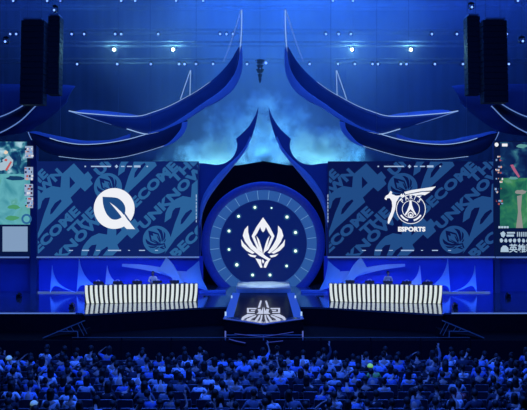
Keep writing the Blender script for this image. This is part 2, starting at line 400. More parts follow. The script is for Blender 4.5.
for s, sn in ((-1, 'left'), (1, 'right')):
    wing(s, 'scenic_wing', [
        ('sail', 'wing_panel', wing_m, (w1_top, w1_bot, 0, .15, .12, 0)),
        ('sail', 'lit_top_fin', lit_top_m, ([(72, 110.6), (81, 108.8), (98, 109.5), (114, 111), (130, 113), (140, 115.5)], [(72, 111.2), (81, 113), (98.7, 114.3), (114, 116), (127, 116.4), (140, 116.2)], .2, .1, -.1, .5)),
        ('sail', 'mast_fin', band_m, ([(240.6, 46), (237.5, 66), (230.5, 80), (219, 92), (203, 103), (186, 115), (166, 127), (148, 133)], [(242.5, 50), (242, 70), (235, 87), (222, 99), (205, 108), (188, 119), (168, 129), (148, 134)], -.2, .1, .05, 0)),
        ('edge', 'upper_edge_light', M_led, (w1_top[:10], .03, -.03, .01)),
        ('edge', 'lower_edge_light', M_led, (w1_bot[3:8], .03, -.03, .02)),
        ('edge', 'tip_edge_light', M_ledsoft, (w1_bot[:3], .03, -.02, .006)),
        ('edge', 'mast_inner_light', M_led, ([(239.5, 66), (240.3, 50), (241.5, 30), (241.8, 10)], .028, -.05, None)),
        ('edge', 'mast_outer_light', M_ledsoft, ([(241.3, 10), (236, 27), (230, 45), (223.5, 62)], .03, -.05, .015)),
        ('edge', 'small_spike_light', M_led, ([(180.5, 99.5), (184, 89), (187.5, 79), (190.4, 70.5)], .022, -.05, None)),
        ('edge', 'small_spike_light', M_led, ([(190, 95.5), (190.2, 88), (190.5, 79), (190.8, 70.5)], .022, -.05, None)),
    ], f'upper {sn} blue sail-shaped wing with tall mast tip and glowing edges', 45.2)
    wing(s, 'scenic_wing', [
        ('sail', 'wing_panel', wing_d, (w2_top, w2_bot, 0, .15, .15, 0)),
        ('sail', 'lit_top_fin', lit_top_m, ([(28, 131.5), (34, 130.6), (49, 134), (62, 136.5), (74, 139), (88, 140.3), (111, 139), (130, 133)], [(28, 132.5), (37, 134.5), (50, 138.5), (62, 141.7), (81, 144.6), (103.6, 143.6), (118, 141.5), (130, 138.5)], -.1, .1, .2, .3)),
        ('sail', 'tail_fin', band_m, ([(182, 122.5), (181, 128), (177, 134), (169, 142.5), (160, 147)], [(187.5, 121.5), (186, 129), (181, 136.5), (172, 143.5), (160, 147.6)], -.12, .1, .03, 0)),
        ('edge', 'crest_light', M_led, ([(50, 138.2), (62, 141.7), (81, 144.4), (103.6, 143.4), (127, 139.6), (145.6, 134.5)], .022, -.3, .022)),
        ('edge', 'lower_edge_light', M_led, ([(59, 156.5), (86, 159.4), (109, 158.9), (127, 156.5), (148, 151), (164, 146)], .014, -.1, .012)),
        ('edge', 'tip_light', M_ledsoft, ([(28.5, 132), (30, 136), (32, 140)], .03, -.1, .02)),
    ], f'lower {sn} dark crescent wing with glowing edges directly above the main screen', 44.7)
    f = (lambda q: q) if s < 0 else mx
    t = thing('header_drape', f'plain blue curved drape hanging behind the {sn} speaker hangs', 'drape', P(f([(40, 110)])[0][0], 110, 46.6))
    b = bmesh.new()
    sail(b, f([(-40, 84), (0, 84), (30, 84), (61, 84.5), (75, 86)]), f([(-40, 139), (0, 136), (28, 131), (52, 116), (66, 103)]), 46.6, .1, .2)
    finish('drape_cloth', b, mat('drape_blue', (.05, .09, .22), .8, scale=.8), t, True)
    for cx, cy in f([(20, 90), (58, 90)]):
        b = bmesh.new(); p = P(cx, cy, 46.65); bar(b, (p.x, p.y, p.z), (p.x, p.y, 29), .012, 4); finish('hanging_cable', b, M_steel, t)
    t = thing('side_wing', f'outer {sn} curved black wing between two glowing lines at the frame edge', 'scenic wing', P(f([(0, 120)])[0][0], 120, 44))
    b = bmesh.new(); up = [(-40, 124), (-20, 121.5), (0, 117), (15, 110.5), (29, 102)]; dn = [(-40, 142), (-20, 139), (0, 133), (20, 121.5), (36, 106)]
    sail(b, f(up), f(dn), 44, .12, .15); finish('wing_panel', b, wing_d, t, True)
    b = bmesh.new(); edge_px(b, f(up), 43.95, .032); finish('upper_edge_light', b, M_ledsoft, t, True)
    b = bmesh.new(); edge_px(b, f(dn), 43.95, .035); finish('lower_edge_light', b, M_ledsoft, t, True)
    for cx, cy in f([(3, 125), (26, 111)]):
        b = bmesh.new(); p = P(cx, cy, 44.06); bar(b, (p.x, p.y, p.z), (p.x, p.y, 29), .012, 4); finish('hanging_cable', b, M_steel, t)

# ---------------------------------------------------------------- portal arch and spires
sp_out = [(258.3, 107), (254.5, 117), (247, 128.5), (236, 138.8)]
arc = [(237.2, 144), (236.5, 150), (232.5, 157.5), (225, 163), (216, 164.8), (207, 163.6), (199, 163)]
inner = [(258.6, 107), (257, 118), (253, 133), (247, 147), (240, 157), (232, 167), (222, 177.5), (212, 189), (205.5, 202), (202, 215), (201, 235), (200.5, 262), (202, 291)]
arch_m = mat('arch_blue_skin', (.035, .06, .20), .5, scale=.7, var=.1)
for s, sn in ((-1, 'left'), (1, 'right')):
    f = (lambda q: q) if s < 0 else mx
    t = thing('arch_spire', f'{sn} half of the pointed blue arch around the round portal', 'scenic arch', P(f([(215, 290)])[0][0], 291, 46.8))
    o1 = [(p.x, p.y) for p in smooth_line(sp_out, 12)]+[(p.x, p.y) for p in smooth_line(arc, 24)]
    i1 = [(p.x, p.y) for p in smooth_line(inner, 60)]
    b = bmesh.new(); prism(b, f(o1+[(199, 230), (199, 293)]+i1[::-1][:-1]), 46.8, .35); finish('spire_panel', b, arch_m, t)
    b = bmesh.new()
    so = [(250, 136), (244, 148), (235, 158.5), (219, 173), (207.5, 188), (201, 202), (199.3, 216), (199.2, 226)]
    si = [(251, 138), (247, 148), (240, 158), (232, 168), (219, 184), (209, 198), (203, 212), (199.6, 228)]
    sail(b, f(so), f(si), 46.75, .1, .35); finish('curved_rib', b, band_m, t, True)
# cavity behind the arch
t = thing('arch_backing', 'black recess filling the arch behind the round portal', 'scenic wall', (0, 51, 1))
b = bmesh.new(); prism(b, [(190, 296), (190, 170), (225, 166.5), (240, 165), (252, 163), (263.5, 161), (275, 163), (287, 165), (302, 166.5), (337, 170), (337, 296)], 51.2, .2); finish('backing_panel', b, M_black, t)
# portal rings
PC = P(263.2, 243.5, 50)
def annulus(bm, c, r0, r1, n=96, z0=None, depth=.1):
    v = []
    for i in range(n):
        a = 2*PI*i/n; ca, sa = math.cos(a), math.sin(a)
        v.append([bm.verts.new((c.x+r*ca, c.y+d, c.z+r*sa)) for r, d in ((r0, 0), (r1, 0), (r1, depth), (r0, depth))])
    for i in range(n):
        a, c2 = v[i], v[(i+1) % n]
        for k in range(4): bm.faces.new((a[k], a[(k+1) % 4], c2[(k+1) % 4], c2[k]))
    bmesh.ops.recalc_face_normals(bm, faces=bm.faces)
def disc(bm, c, r, n=64):
    bm.faces.new([bm.verts.new((c.x+r*math.cos(2*PI*i/n), c.y, c.z+r*math.sin(2*PI*i/n))) for i in range(n)][::-1])
pt = thing('round_portal', 'round portal screen with white crest and ring of star lamps at stage centre', 'round screen', (PC.x, 50, 1))
k50 = 50/FPX
b = bmesh.new(); annulus(b, PC, 0.01, 44.3*k50, 96, depth=.12); finish('disc_screen', b, glow('disc_navy', (9, 28, 96), 1), pt)
b = bmesh.new(); annulus(b, PC+Vector((0, -.05, 0)), 44*k50, 53.6*k50, 96, depth=.2); finish('segment_ring', b, glow('ring_slate', (42, 86, 156), 1), pt)
b = bmesh.new()
for i in range(28):
    a = 2*PI*(i+.5)/28; ca, sa = math.cos(a), math.sin(a)
    p0 = PC+Vector((44.3*k50*ca, -.07, 44.3*k50*sa)); p1 = PC+Vector((53.4*k50*ca, -.07, 53.4*k50*sa)); bar(b, p0, p1, .018, 4)
finish('tick_marks', b, glow('tick_led', (100, 145, 200), 1), pt)
b = bmesh.new(); annulus(b, PC+Vector((0, -.08, 0)), 43.6*k50, 44.3*k50, 96, depth=.1); finish('inner_rim', b, glow('rim_led', (40, 80, 150), 1), pt)
# outer ring: concave rim, its lit look put in as faint emission
b = bmesh.new(); n = 120; prof = [(53.4, -.05), (54.5, -.25), (57, -.45), (60, -.5), (61.6, -.35), (61.8, .1)]
rg = []
for i in range(n):
    a = 2*PI*i/n; rg.append([b.verts.new((PC.x+r*k50*math.cos(a), PC.y+d, PC.z+r*k50*math.sin(a))) for r, d in prof])
for i in range(n):
    for k in range(len(prof)-1): b.faces.new((rg[i][k], rg[i][k+1], rg[(i+1) % n][k+1], rg[(i+1) % n][k]))
finish('outer_ring', b, mat('ring_blue_glow', (.05, .08, .35), .4, 0, lin((12, 30, 125)), .22), pt, True)
# the crest on the disc: crop origin (225,205) scale 5.86
def E(x, y): return (225+x/5.86, 205+y/5.86)
def ER(x): return 446-x
crest = []
for hf in ([(223, 72), (184, 128), (156, 182), (172, 218), (192, 262), (214, 276), (196, 238), (180, 200), (174, 186), (190, 162), (206, 130), (214, 150), (223, 160)],
           [(184, 180), (198, 200), (208, 226), (218, 262), (223, 290), (208, 270), (196, 232)]):
    crest.append(hf); crest.append([(446-x, y) for x, y in hf])
crest.append([(135, 120), (136, 160), (146, 200), (165, 235), (200, 268), (240, 300), (268, 318), (250, 325), (200, 296), (150, 256), (118, 215), (104, 180), (114, 145)])
crest.append([(311, 120), (310, 160), (300, 200), (281, 235), (262, 262), (250, 280), (262, 284), (300, 255), (328, 215), (342, 180), (332, 145)])
crest.append([(94, 200), (110, 225), (140, 255), (175, 280), (160, 286), (125, 268), (98, 240)])
crest.append([(352, 200), (336, 225), (306, 255), (271, 280), (286, 286), (321, 268), (348, 240)])
crest.append([(132, 286), (160, 292), (185, 296), (176, 308), (150, 302)])
crest.append([(314, 286), (286, 292), (261, 296), (270, 308), (296, 302)])
crest.append([(178, 312), (212, 320), (213, 342), (220, 366), (208, 368), (192, 338)])
crest.append([(268, 312), (240, 330), (232, 342), (226, 366), (240, 368), (254, 338)])
crest.append([(218, 318), (226, 322), (230, 334), (223, 344), (216, 332)])
def layer(bm, polys, D, fn=None):
    for pl in polys:
        q = [fn(*p) if fn else p for p in pl]
        try: bm.faces.new([bm.verts.new(P(x, y, D)) for x, y in q])
        except ValueError: pass
    bm.normal_update(); bmesh.ops.triangulate(bm, faces=[f for f in bm.faces if len(f.verts) > 3], ngon_method='EAR_CLIP')
    for f in bm.faces:
        f.normal_update()
        if f.normal.y > 0: f.normal_flip()
b = bmesh.new(); layer(b, crest, 49.98, E); finish('crest', b, M_white, pt)
stars = [(254.9, 207.4, 1), (271.5, 208, .6), (238.5, 216.3, 1), (287, 217, 1.1), (229, 231, 1), (295.5, 232.5, 1.1), (229, 249.5, .9), (295.5, 251, 1.1),
         (236.8, 264.8, 1.15), (286.6, 266, .9), (252.6, 275, 1), (270, 275, 1)]
for x, y, r in stars:
    p = P(x, y, 49.9); b = bmesh.new(); sph(b, p, (.10*r, .06, .10*r)); so = finish('star_lamp', b, glow('star_led', (205, 240, 215), 1.6), pt, True)
    b = bmesh.new(); annulus(b, P(x, y, 49.96), .10*r, .21*r, 20, depth=.01); finish('halo_ring', b, glow('star_halo', (30, 72, 122), 1), so)

# ---------------------------------------------------------------- clip helper and text
def text_bm(body, cap, bold=.02, sx=1.0, ang=0, at=(0, 0), D=46, spacing=1.0, align='LEFT', shear=0):
    cu = bpy.data.curves.new('lettering', 'FONT'); cu.body = body; cu.offset = bold; cu.space_character = spacing; cu.shear = shear
    cu.align_x = align; cu.resolution_u = 3
    o = bpy.data.objects.new('lettering', cu); C.objects.link(o)
    dg = bpy.context.evaluated_depsgraph_get(); me = bpy.data.meshes.new_from_object(o.evaluated_get(dg))
    bm = bmesh.new(); bm.from_mesh(me)
    bpy.data.objects.remove(o); bpy.data.curves.remove(cu); bpy.data.meshes.remove(me)
    k = cap/.69; ca, sa = math.cos(ang), math.sin(ang)
    for v in bm.verts:
        x, y = v.co.x*k*sx, v.co.y*k
        px = at[0]+x*ca-y*sa; py = at[1]-(x*sa+y*ca)
        v.co = P(px, py, D)
    return bm
def join(dst, src):
    me = bpy.data.meshes.new('tmp'); src.to_mesh(me); src.free(); dst.from_mesh(me); bpy.data.meshes.remove(me)
def clip_px(bm, x0, y0, x1, y1, D):
    for (px, py, n) in ((x0, 0, (-1, 0, 0)), (x1, 0, (1, 0, 0)), (0, y0, (0, 0, 1)), (0, y1, (0, 0, -1))):
        bmesh.ops.bisect_plane(bm, geom=bm.verts[:]+bm.edges[:]+bm.faces[:], plane_co=P(px if px else CX, py if py else CY, D), plane_no=n, clear_outer=True)
def fix(bm):
    for f in bm.faces:
        f.normal_update()
        if f.normal.y > 0: f.normal_flip()
def circ(x, y, r, n=40): return [(x+r*math.cos(2*PI*i/n), y+r*math.sin(2*PI*i/n)) for i in range(n)]
def ring_layer(bm, x, y, r0, r1, D, n=48, a0=0, a1=2*PI):
    vs = []
    for i in range(n+1):
        a = a0+(a1-a0)*i/n
        vs.append((bm.verts.new(P(x+r0*math.cos(a), y+r0*math.sin(a), D)), bm.verts.new(P(x+r1*math.cos(a), y+r1*math.sin(a), D))))
    for a, c in zip(vs, vs[1:]): bm.faces.new((a[0], a[1], c[1], c[0]))
ANG = math.radians(44); UX, UY = math.cos(ANG), -math.sin(ANG); NX, NY = math.sin(ANG), math.cos(ANG)
def un(u, n): return (u*UX+n*NX, u*UY+n*NY)   # pattern axes back to the picture axes of the left screen
NUM24 = [(34, 244), (39.5, 229), (44.5, 213), (48.5, 203), (50, 197.3), (45, 198), (42.2, 201), (40.4, 208), (34, 212.5), (35, 203), (37, 198.5), (40.4, 194), (45, 189.3), (52.3, 186), (60.5, 187.4), (61.4, 174.6),
         (73.9, 163.3), (84.3, 174.6), (88, 171.3), (92.5, 177.4), (90.5, 180), (92.9, 183.8), (84.9, 191.5), (80.6, 187.4), (70.6, 197.5), (72.8, 202), (45, 228.6)]
HOLES24 = [[(69.7, 176.5), (75.2, 182.9), (69.7, 188.4)], [(60.5, 199.3), (61.8, 201), (52.3, 213.4), (50, 214.5), (50.8, 209.4), (55, 203)]]
def main_screen(sn, x0, x1, hx, bg, fg, team):
    y0, y1 = 161.3, 256.2; D = 46.0
    t = thing('main_screen', None, 'screen', P((x0+x1)/2, y1, D+.2))
    b = bmesh.new(); prism(b, [(x0, y0), (x1, y0), (x1, y1), (x0, y1)], D+.01, .25); finish('screen_panel', b, bg, t)
    L = bmesh.new(); D1 = D-.006
    def tx(body, cap, sx, u, n, bold=.055): join(L, text_bm(body, cap, bold, sx, ANG, un(u, n), D1, 1.06))
    for u, n in ((-159, 208.5), (-57, 243.5), (-54, 308.5)):
        tx('BECOME', 8.6, 1.38, u, n); tx('UNKNOWN', 8.6, 1.38, u+(1 if u > -100 else -6), n+21.5) if n < 300 else None
    tx('THE', 8.6, 1.38, -111, 220.5); tx('THE', 8.6, 1.38, -1, 253.5)
    tx('UNKNOWN', 8.2, 1.3, -164, 169); tx('THE', 8.2, 1.3, -116, 159)
    tx('UNKNOWN', 8.6, 1.38, -51, 196)
    OFFS = ((0, 0), (130.5, 10), (84, -36.6), (46.6, 47.2))
    for ox, oy in OFFS: layer(L, [[(x+ox, y+oy) for x, y in NUM24]], D1)
    for cx, cy in ((156.8, 239.7), (108, 187)): layer(L, [circ(cx, cy, 14)], D1)
    if hx:
        a, s = hx
        for v in L.verts:
            px = v.co.x*FPX/v.co.y+CX; v.co.x = (a+(px-72.7)*s-CX)*v.co.y/FPX
    clip_px(L, x0+1, y0+.4, x1-1, y1-.6, D1); fix(L); finish('background_lettering', L, fg, t)
    Qs = [bmesh.new()]
    for ox, oy in OFFS: layer(Qs[0], [[(x+ox, y+oy) for x, y in pl] for pl in HOLES24], D-.01)
    for cx, cy in ((156.8, 239.7), (108, 187)):
        ca, sa = math.cos(-.75), math.sin(-.75)
        def F(x, y):
            dx, dy = (x-223)/12.0, (y-222)/12.0
            return (cx+dx*ca-dy*sa, cy+dx*sa+dy*ca)
        Qs.append(bmesh.new()); layer(Qs[-1], crest, D-.012, F)
    for qi, Q in enumerate(Qs):
        if hx:
            for v in Q.verts:
                px = v.co.x*FPX/v.co.y+CX; v.co.x = (a+(px-72.7)*s-CX)*v.co.y/FPX
        clip_px(Q, x0+1, y0+.4, x1-1, y1-.6, D); fix(Q); finish('crest_emblem' if qi else 'numeral_counters', Q, bg, t)
    # small interface marks
    H = bmesh.new(); D2 = D-.018
    def r(xa, xb, y, h=1.0): layer(H, [[(xa, y-h/2), (xb, y-h/2), (xb, y+h/2), (xa, y+h/2)]], D2)
    o = 0 if sn == 'left' else 293
    for xa, xb, h in ((84.6, 86, 1.3), (91, 111, 1.1), (121, 124.5, 1.1), (127, 132, 1.1), (134, 140.5, 2), (146.5, 148, 1.2)): r(xa+o, xb+o, 166.4, h)
    layer(H, [[(114.8+o, 166.4), (116.5+o, 164.6), (118.2+o, 166.4), (116.5+o, 168.2)]], D2)
    for xa, xb, h in ((69, 73, .7), (82, 89, 1.1), (96, 100, .7), (108, 121, 1.1), (128, 130, .7), (139, 145, .9), (155, 158, .7)): r(xa+o, xb+o, 250.4, h)
    xs = 196.3 if sn == 'left' else 327.9
    for k in range(8): r(xs-.4, xs+.4, 196+k*3.6, 2.2 if k % 3 else 3.2)
    fix(H); finish('interface_marks', H, glow('mark_white', (165, 190, 225), 1), t)
    b = bmesh.new(); a_, c_ = P(x0-.5, 257.2, D), P(x1+.5, 257.2, D); box(b, ((a_.x+c_.x)/2, D, a_.z), (c_.x-a_.x, .12, .09)); finish('bottom_light', b, glow('sill_led', (88, 118, 185), 1), t)
    return t
# left screen: round white leaf logo
bgL = glow('screen_left_navy', (12, 31, 94), 1); fgL = glow('screen_left_lettering', (42, 96, 150), 1)
tL = main_screen('left', 36.8, 198.6, None, bgL, fgL, 0)
tL['label'] = 'large left stage screen with white round leaf logo over slanted blue lettering'
def A(x, y): return (85+x/6.833, 180+y/6.833)
b = bmesh.new(); layer(b, [circ(114.2, 208.5, 20.4, 64)], 45.97)
layer(b, [[(225, 285), (262, 312), (285, 335), (341, 335), (300, 288), (270, 255)]], 45.968, A); lg = finish('team_logo', b, M_white, tL)
b = bmesh.new()
leaf = [(120, 114), (150, 116), (190, 118), (225, 125), (252, 145), (270, 172), (276, 200), (272, 228), (258, 246), (240, 262), (210, 271), (178, 264), (148, 232), (130, 190), (122, 150)]
layer(b, [[tuple(p) for p in smooth_line(leaf+[leaf[0]], 60)][:-1]], 45.95, A); fix(b); finish('leaf_shape', b, glow('leaf_blue', (28, 72, 128), 1), lg)
b = bmesh.new(); layer(b, [[(168, 152), (205, 178), (250, 220), (290, 268), (342, 336), (300, 325), (262, 272), (235, 232), (200, 190)]], 45.93, A); finish('leaf_stem', b, M_white, lg)
b = bmesh.new(); layer(b, [[(254, 216), (270, 222), (312, 282), (306, 288), (290, 270)]], 45.92, A); finish('stem_gap', b, glow('leaf_blue', (28, 72, 128), 1), lg)
# right screen: bird and ring logo
bgR = glow('screen_right_navy', (7, 17, 68), 1); fgR = glow('screen_right_lettering', (32, 74, 130), 1)
tR = main_screen('right', 328, 494.2, (365.1, 1.063), bgR, fgR, 1)
tR['label'] = 'large right stage screen with white bird and ringed tower logo over slanted lettering'
def B_(x, y): return (380+x/6.833, 180+y/6.833)
b = bmesh.new()
layer(b, [
 [(165, 82), (220, 68), (382, 44), (352, 72), (285, 76), (175, 98)],
 [(180, 102), (290, 82), (345, 80), (306, 104), (280, 100), (240, 106)],
 [(225, 112), (285, 106), (268, 122)],
 [(30, 128), (40, 108), (58, 98), (72, 74), (84, 82), (80, 96), (110, 108), (150, 104), (132, 116), (112, 150), (104, 200), (86, 250), (60, 302), (52, 292), (56, 262), (76, 218), (84, 180), (80, 145), (66, 124), (48, 124), (44, 138)],
 [(140, 100), (148, 92), (152, 104), (160, 92), (166, 104), (175, 98), (160, 116), (140, 116)],
], 45.97, B_); fix(b); lg = finish('team_logo', b, M_white, tR)
b = bmesh.new(); layer(b, [circ(410.9, 209.2, 14.8, 48)], 45.955); rd = finish('roundel', b, glow('roundel_navy', (14, 32, 92), 1), tR)
b = bmesh.new()
ring_layer(b, 410.9, 209.2, 14.1, 14.8, 45.945); ring_layer(b, 410.9, 209.2, 8.3, 8.9, 45.945)
layer(b, [[(202, 140), (216, 140), (219, 172), (232, 206), (250, 236), (240, 240), (222, 214), (209, 200), (196, 214), (178, 240), (168, 236), (186, 206), (199, 172)]], 45.945, B_)
ring_layer(b, 410.6, 214.8, 2.0, 3.0, 45.945, 20); layer(b, [circ(410.6, 215.3, 1.2, 12)], 45.944)
ring_layer(b, 410.9, 209.2, 10.6, 12.3, 45.945, 12, math.radians(104), math.radians(150)); ring_layer(b, 410.9, 209.2, 10.6, 12.3, 45.945, 12, math.radians(30), math.radians(76))
for k, ch in enumerate('PARIS'):
    a = math.radians(-90+(k-2)*23)
    tb = text_bm(ch, 4.0, .02, .85, -(a+PI/2), (410.9+10.0*math.cos(a)-1.4*math.cos(a+PI/2), 209.2+10.0*math.sin(a)-1.4*math.sin(a+PI/2)), 45.945); join(b, tb)
fix(b); finish('roundel_marks', b, M_white, rd)
b = text_bm('ESPORTS', 4.1, .06, 1.12, 0, (411.6, 231.2), 45.96, 1.05, 'CENTER'); fix(b); finish('logo_lettering', b, M_white, tR)

# low scenic wall below the screens
for s, sn in ((-1, 'left'), (1, 'right')):
    f = (lambda q: q) if s < 0 else mx
    x0, x1 = sorted((xat(34.5, 46.6)*(-s), xat(203, 46.6)*(-s)))
    t = thing('low_scenic_wall', f'low bright blue wall under the {sn} main screen', 'scenic wall', ((x0+x1)/2, 46.6, 1))
    b = bmesh.new(); box(b, ((x0+x1)/2, 46.6, 2.2), (x1-x0, .3, 2.4)); finish('wall_panel', b, M_wall, t)
    b = bmesh.new(); xa, xb = xat(36, 46)*(-s), xat(85, 46)*(-s); box(b, ((xa+xb)/2, 46.2, 1.05), (abs(xb-xa), .06, .04)); finish('base_light', b, M_ledsoft, t)
    pairs = [('column', [(30.3, 141), (36.3, 141), (36.3, 296), (30.3, 296)])]
    b = bmesh.new(); prism(b, f(pairs[0][1]) if s < 0 else [(494.9, 141), (500, 141), (500, 296), (494.9, 296)], 45.9 if s < 0 else 46.3, .5)
    t = thing('screen_pillar', f'narrow dark blue pillar between main and game screens on the {sn}', 'pillar', P(f([(33, 296)])[0][0], 296, 45.9)); finish('pillar_panel', b, mat('pillar_skin', (.04, .05, .14), .6, scale=.6), t)
    # slender sails
    for nm, ax, pl in (
        ('outermost', 52, ([(52, 265.5), (53.2, 273), (57, 281), (64, 287.5), (76, 292.6)], [(52, 265.5), (51, 280), (50, 292.5), (52.5, 287.6), (56, 285.8), (64, 288.8), (76, 292.6)])),
        ('tallest', 79, ([(79, 258.5), (80.8, 267), (85, 276), (92, 283.5), (102, 290)], [(79, 258.5), (77.8, 276), (76.6, 292.5), (79, 287), (83.5, 285.2), (91, 287), (102, 290)])),
        ('innermost', 107, ([(107, 265.5), (108.5, 272), (111.5, 278), (117, 283), (124, 288)], [(107, 265.5), (105.8, 278), (104.8, 292), (107, 288), (110, 286.5), (116, 287), (124, 288)]))):
        t = thing('slender_sail', f'{nm} of three slender pale sails under the {sn} main screen', 'scenic sail', P(f([(ax, 293)])[0][0], 293.5, 45.2), 'slender pale sails on the stage')
        b = bmesh.new(); top, bot = pl
        if len(bot) > 5:
            o_ = [(p.x, p.y) for p in smooth_line(top, 18)]; i_ = [(p.x, p.y) for p in smooth_line(bot[:3], 8)]+[(p.x, p.y) for p in smooth_line(bot[2:], 16)][1:]
            prism(b, f(o_+i_[::-1][1:-1]), 45.3, .08)
        finish('sail_panel', b, M_pale, t)
    t = thing('sweeping_fin', f'long pale fins sweeping down beside the {sn} player desk to the arch', 'scenic fin', P(f([(160, 290)])[0][0], 291, 45.5))
    b = bmesh.new(); prism(b, f([(p.x, p.y) for p in smooth_line([(122, 264), (140, 264.6), (158, 267), (172, 270.5), (186, 271.5)], 18)]+[(198, 276), (205, 285), (208, 291), (200, 288.6)]+[(p.x, p.y) for p in smooth_line([(190, 284), (183, 281.5), (165, 275), (145, 270), (122, 266.5)], 20)]), 45.6, .1)
    finish('long_fin', b, mat('fin_blue', (.45, .60, .75), .5, scale=.8, var=.1), t)
    b = bmesh.new(); prism(b, f([(166, 257.6), (169, 260), (173.7, 265.5), (179, 274.5), (186, 287), (178, 287), (170, 275.5), (158, 270), (161, 266)]), 45.4, .1); finish('peaked_fin', b, mat('fin_grey_blue', (.40, .62, .70), .5, scale=.8, var=.1), t)
    b = bmesh.new(); prism(b, f([(187, 270.5), (193, 266), (199, 260.5), (199.6, 268), (202, 279), (208, 291), (196, 284), (187, 278)]), 45.5, .06); finish('corner_fin', b, mat('fin_grey_blue', (.40, .62, .70)), t)
    # curbs beside portal
    t = thing('portal_curb', f'low pale blue curb at the {sn} foot of the portal', 'curb', (s*3.45, 46.6, 1))
    b = bmesh.new(); x = s*3.35; box(b, (x, 46.3, 1.08), (1.75, .5, .16), 0, .03); finish('curb_block', b, M_mid, t)
    # side stage floor wedge fixtures
    for px, py, q in ((72, 308.5, f'small dark floor lamp on the {sn} stage edge near the desk'), (19, 298, f'small dark floor lamp at the outer {sn} of the stage')):
        D = 5.8*FPX/(py-CY); x = xat(px, D)*(-s); x = x*(1 if True else 1)
        x = xat(px, D) if s < 0 else -xat(px, D)
        t = thing('floor_lamp', q, 'stage light', (x, D, 1.0), 'dark floor lamps on the stage')
        b = bmesh.new(); box(b, (x, D, 1.06), (.42, .36, .12), 0, .02); finish('base', b, M_blackplastic, t)
        b = bmesh.new()
        for e in (-1, 1): box(b, (x+e*.2, D, 1.22), (.04, .12, .26), 0, .01)
        finish('yoke', b, M_blackplastic, t)
        b = bmesh.new(); bar(b, (x, D-.1, 1.22), (x, D+.16, 1.38), .15, 14, .11); finish('lamp_head', b, M_blackplastic, t)
        t.scale = (.72, .72, .72)
    # dark wall under side screen + glow strip
    xa, xb = sorted((xat(30.5, 47)*(-s), xat(-70, 47)*(-s)))
    t = thing('side_scenic_wall', f'dark wall with blue glow at its foot under the {sn} game screen', 'scenic wall', ((xa+xb)/2, 47, 1))
    b = bmesh.new(); box(b, ((xa+xb)/2, 47.1, 2.2), (xb-xa, .2, 2.4)); finish('wall_panel', b, mat('side_wall_blue', (.03, .05, .28), .7, scale=.8), t)

# ---------------------------------------------------------------- game screens at the sides
def game_mat(name, stops, scale, seed):
    m = bpy.data.materials.new(name); m.use_nodes = True; nt = m.node_tree; bs = nt.nodes['Principled BSDF']
    tc = nt.nodes.new('ShaderNodeTexCoord'); mp = nt.nodes.new('ShaderNodeMapping'); mp.inputs['Location'].default_value = (seed, seed, seed)
    nz = nt.nodes.new('ShaderNodeTexNoise'); nz.inputs['Scale'].default_value = scale; nz.inputs['Detail'].default_value = 4; nz.inputs['Distortion'].default_value = .6
    rp = nt.nodes.new('ShaderNodeValToRGB'); rp.color_ramp.elements.remove(rp.color_ramp.elements[0])
    rp.color_ramp.elements[0].position = stops[0][0]; rp.color_ramp.elements[0].color = (*lin(stops[0][1]), 1)
    for p, c in stops[1:]: e = rp.color_ramp.elements.new(p); e.color = (*lin(c), 1)
    nt.links.new(tc.outputs['Object'], mp.inputs[0]); nt.links.new(mp.outputs[0], nz.inputs['Vector']); nt.links.new(nz.outputs['Fac'], rp.inputs[0])
    nt.links.new(rp.outputs[0], bs.inputs['Emission Color']); bs.inputs['Emission Strength'].default_value = 1
    bs.inputs['Base Color'].default_value = (.01, .01, .01, 1); return m
gmL1 = game_mat('game_forest_teal', [(.34, (10, 36, 86)), (.46, (18, 70, 108)), (.55, (60, 130, 150)), (.66, (165, 205, 220))], 1.6, 3)
gmL2 = game_mat('game_ground_teal', [(.3, (62, 140, 155)), (.5, (96, 172, 182)), (.62, (84, 158, 150)), (.7, (120, 190, 195))], .8, 1)
gmR1 = game_mat('game_dark_navy', [(.35, (8, 22, 66)), (.52, (14, 44, 88)), (.66, (40, 92, 118)), (.75, (70, 130, 140))], 1.5, 8)
gmR2 = game_mat('game_meadow_green', [(.3, (18, 70, 70)), (.48, (36, 110, 84)), (.6, (62, 132, 84)), (.7, (90, 150, 120))], 1.1, 5)
def rects(bm, rs, D): layer(bm, [[(a, c), (b2, c), (b2, d), (a, d)] for a, c, b2, d in rs], D)
def blob(x, y, rx, ry, sd):
    rr = random.Random(sd); return [(x+rx*math.cos(2*PI*i/14)*rr.uniform(.7, 1.15), y+ry*math.sin(2*PI*i/14)*rr.uniform(.7, 1.15)) for i in range(14)]
G0 = 45.9
tg = thing('game_screen', 'tall game screen at left edge showing pale teal ground and blank white card', 'screen', P(-10, 256, G0))
b = bmesh.new(); prism(b, [(-70, 141), (30, 141), (30, 256), (-70, 256)], G0, .25); finish('screen_panel', b, glow('game_bezel', (8, 18, 52), 1), tg)
b = bmesh.new(); rects(b, [(-70, 141.6, 27, 174)], G0-.01); finish('forest_picture', b, gmL1, tg)
b = bmesh.new(); rects(b, [(-70, 174, 30, 224.5)], G0-.01); finish('ground_picture', b, gmL2, tg)
b = bmesh.new(); layer(b, [blob(8, 163, 6, 7, 4), blob(2, 166, 6, 5, 2)], G0-.02); finish('pale_figure', b, glow('figure_pale', (165, 190, 205), 1), tg)
b = bmesh.new(); layer(b, [[(5, 170), (10.5, 161), (12, 162), (7, 171)]], G0-.03); layer(b, [blob(6, 160, 1.6, 1.4, 3)], G0-.03); finish('red_weapon', b, glow('weapon_red', (190, 90, 90), 1), tg)
b = bmesh.new(); layer(b, [blob(6, 152.5, 2.2, 2, 9)], G0-.03); finish('glowing_spot', b, glow('spot_peach', (230, 210, 185), 1), tg)
b = bmesh.new(); layer(b, [blob(15, 178, 10, 2.5, 5), blob(19, 161, 3, 6, 8)], G0-.02); finish('dark_shapes', b, glow('shape_navy', (20, 60, 100), 1), tg)
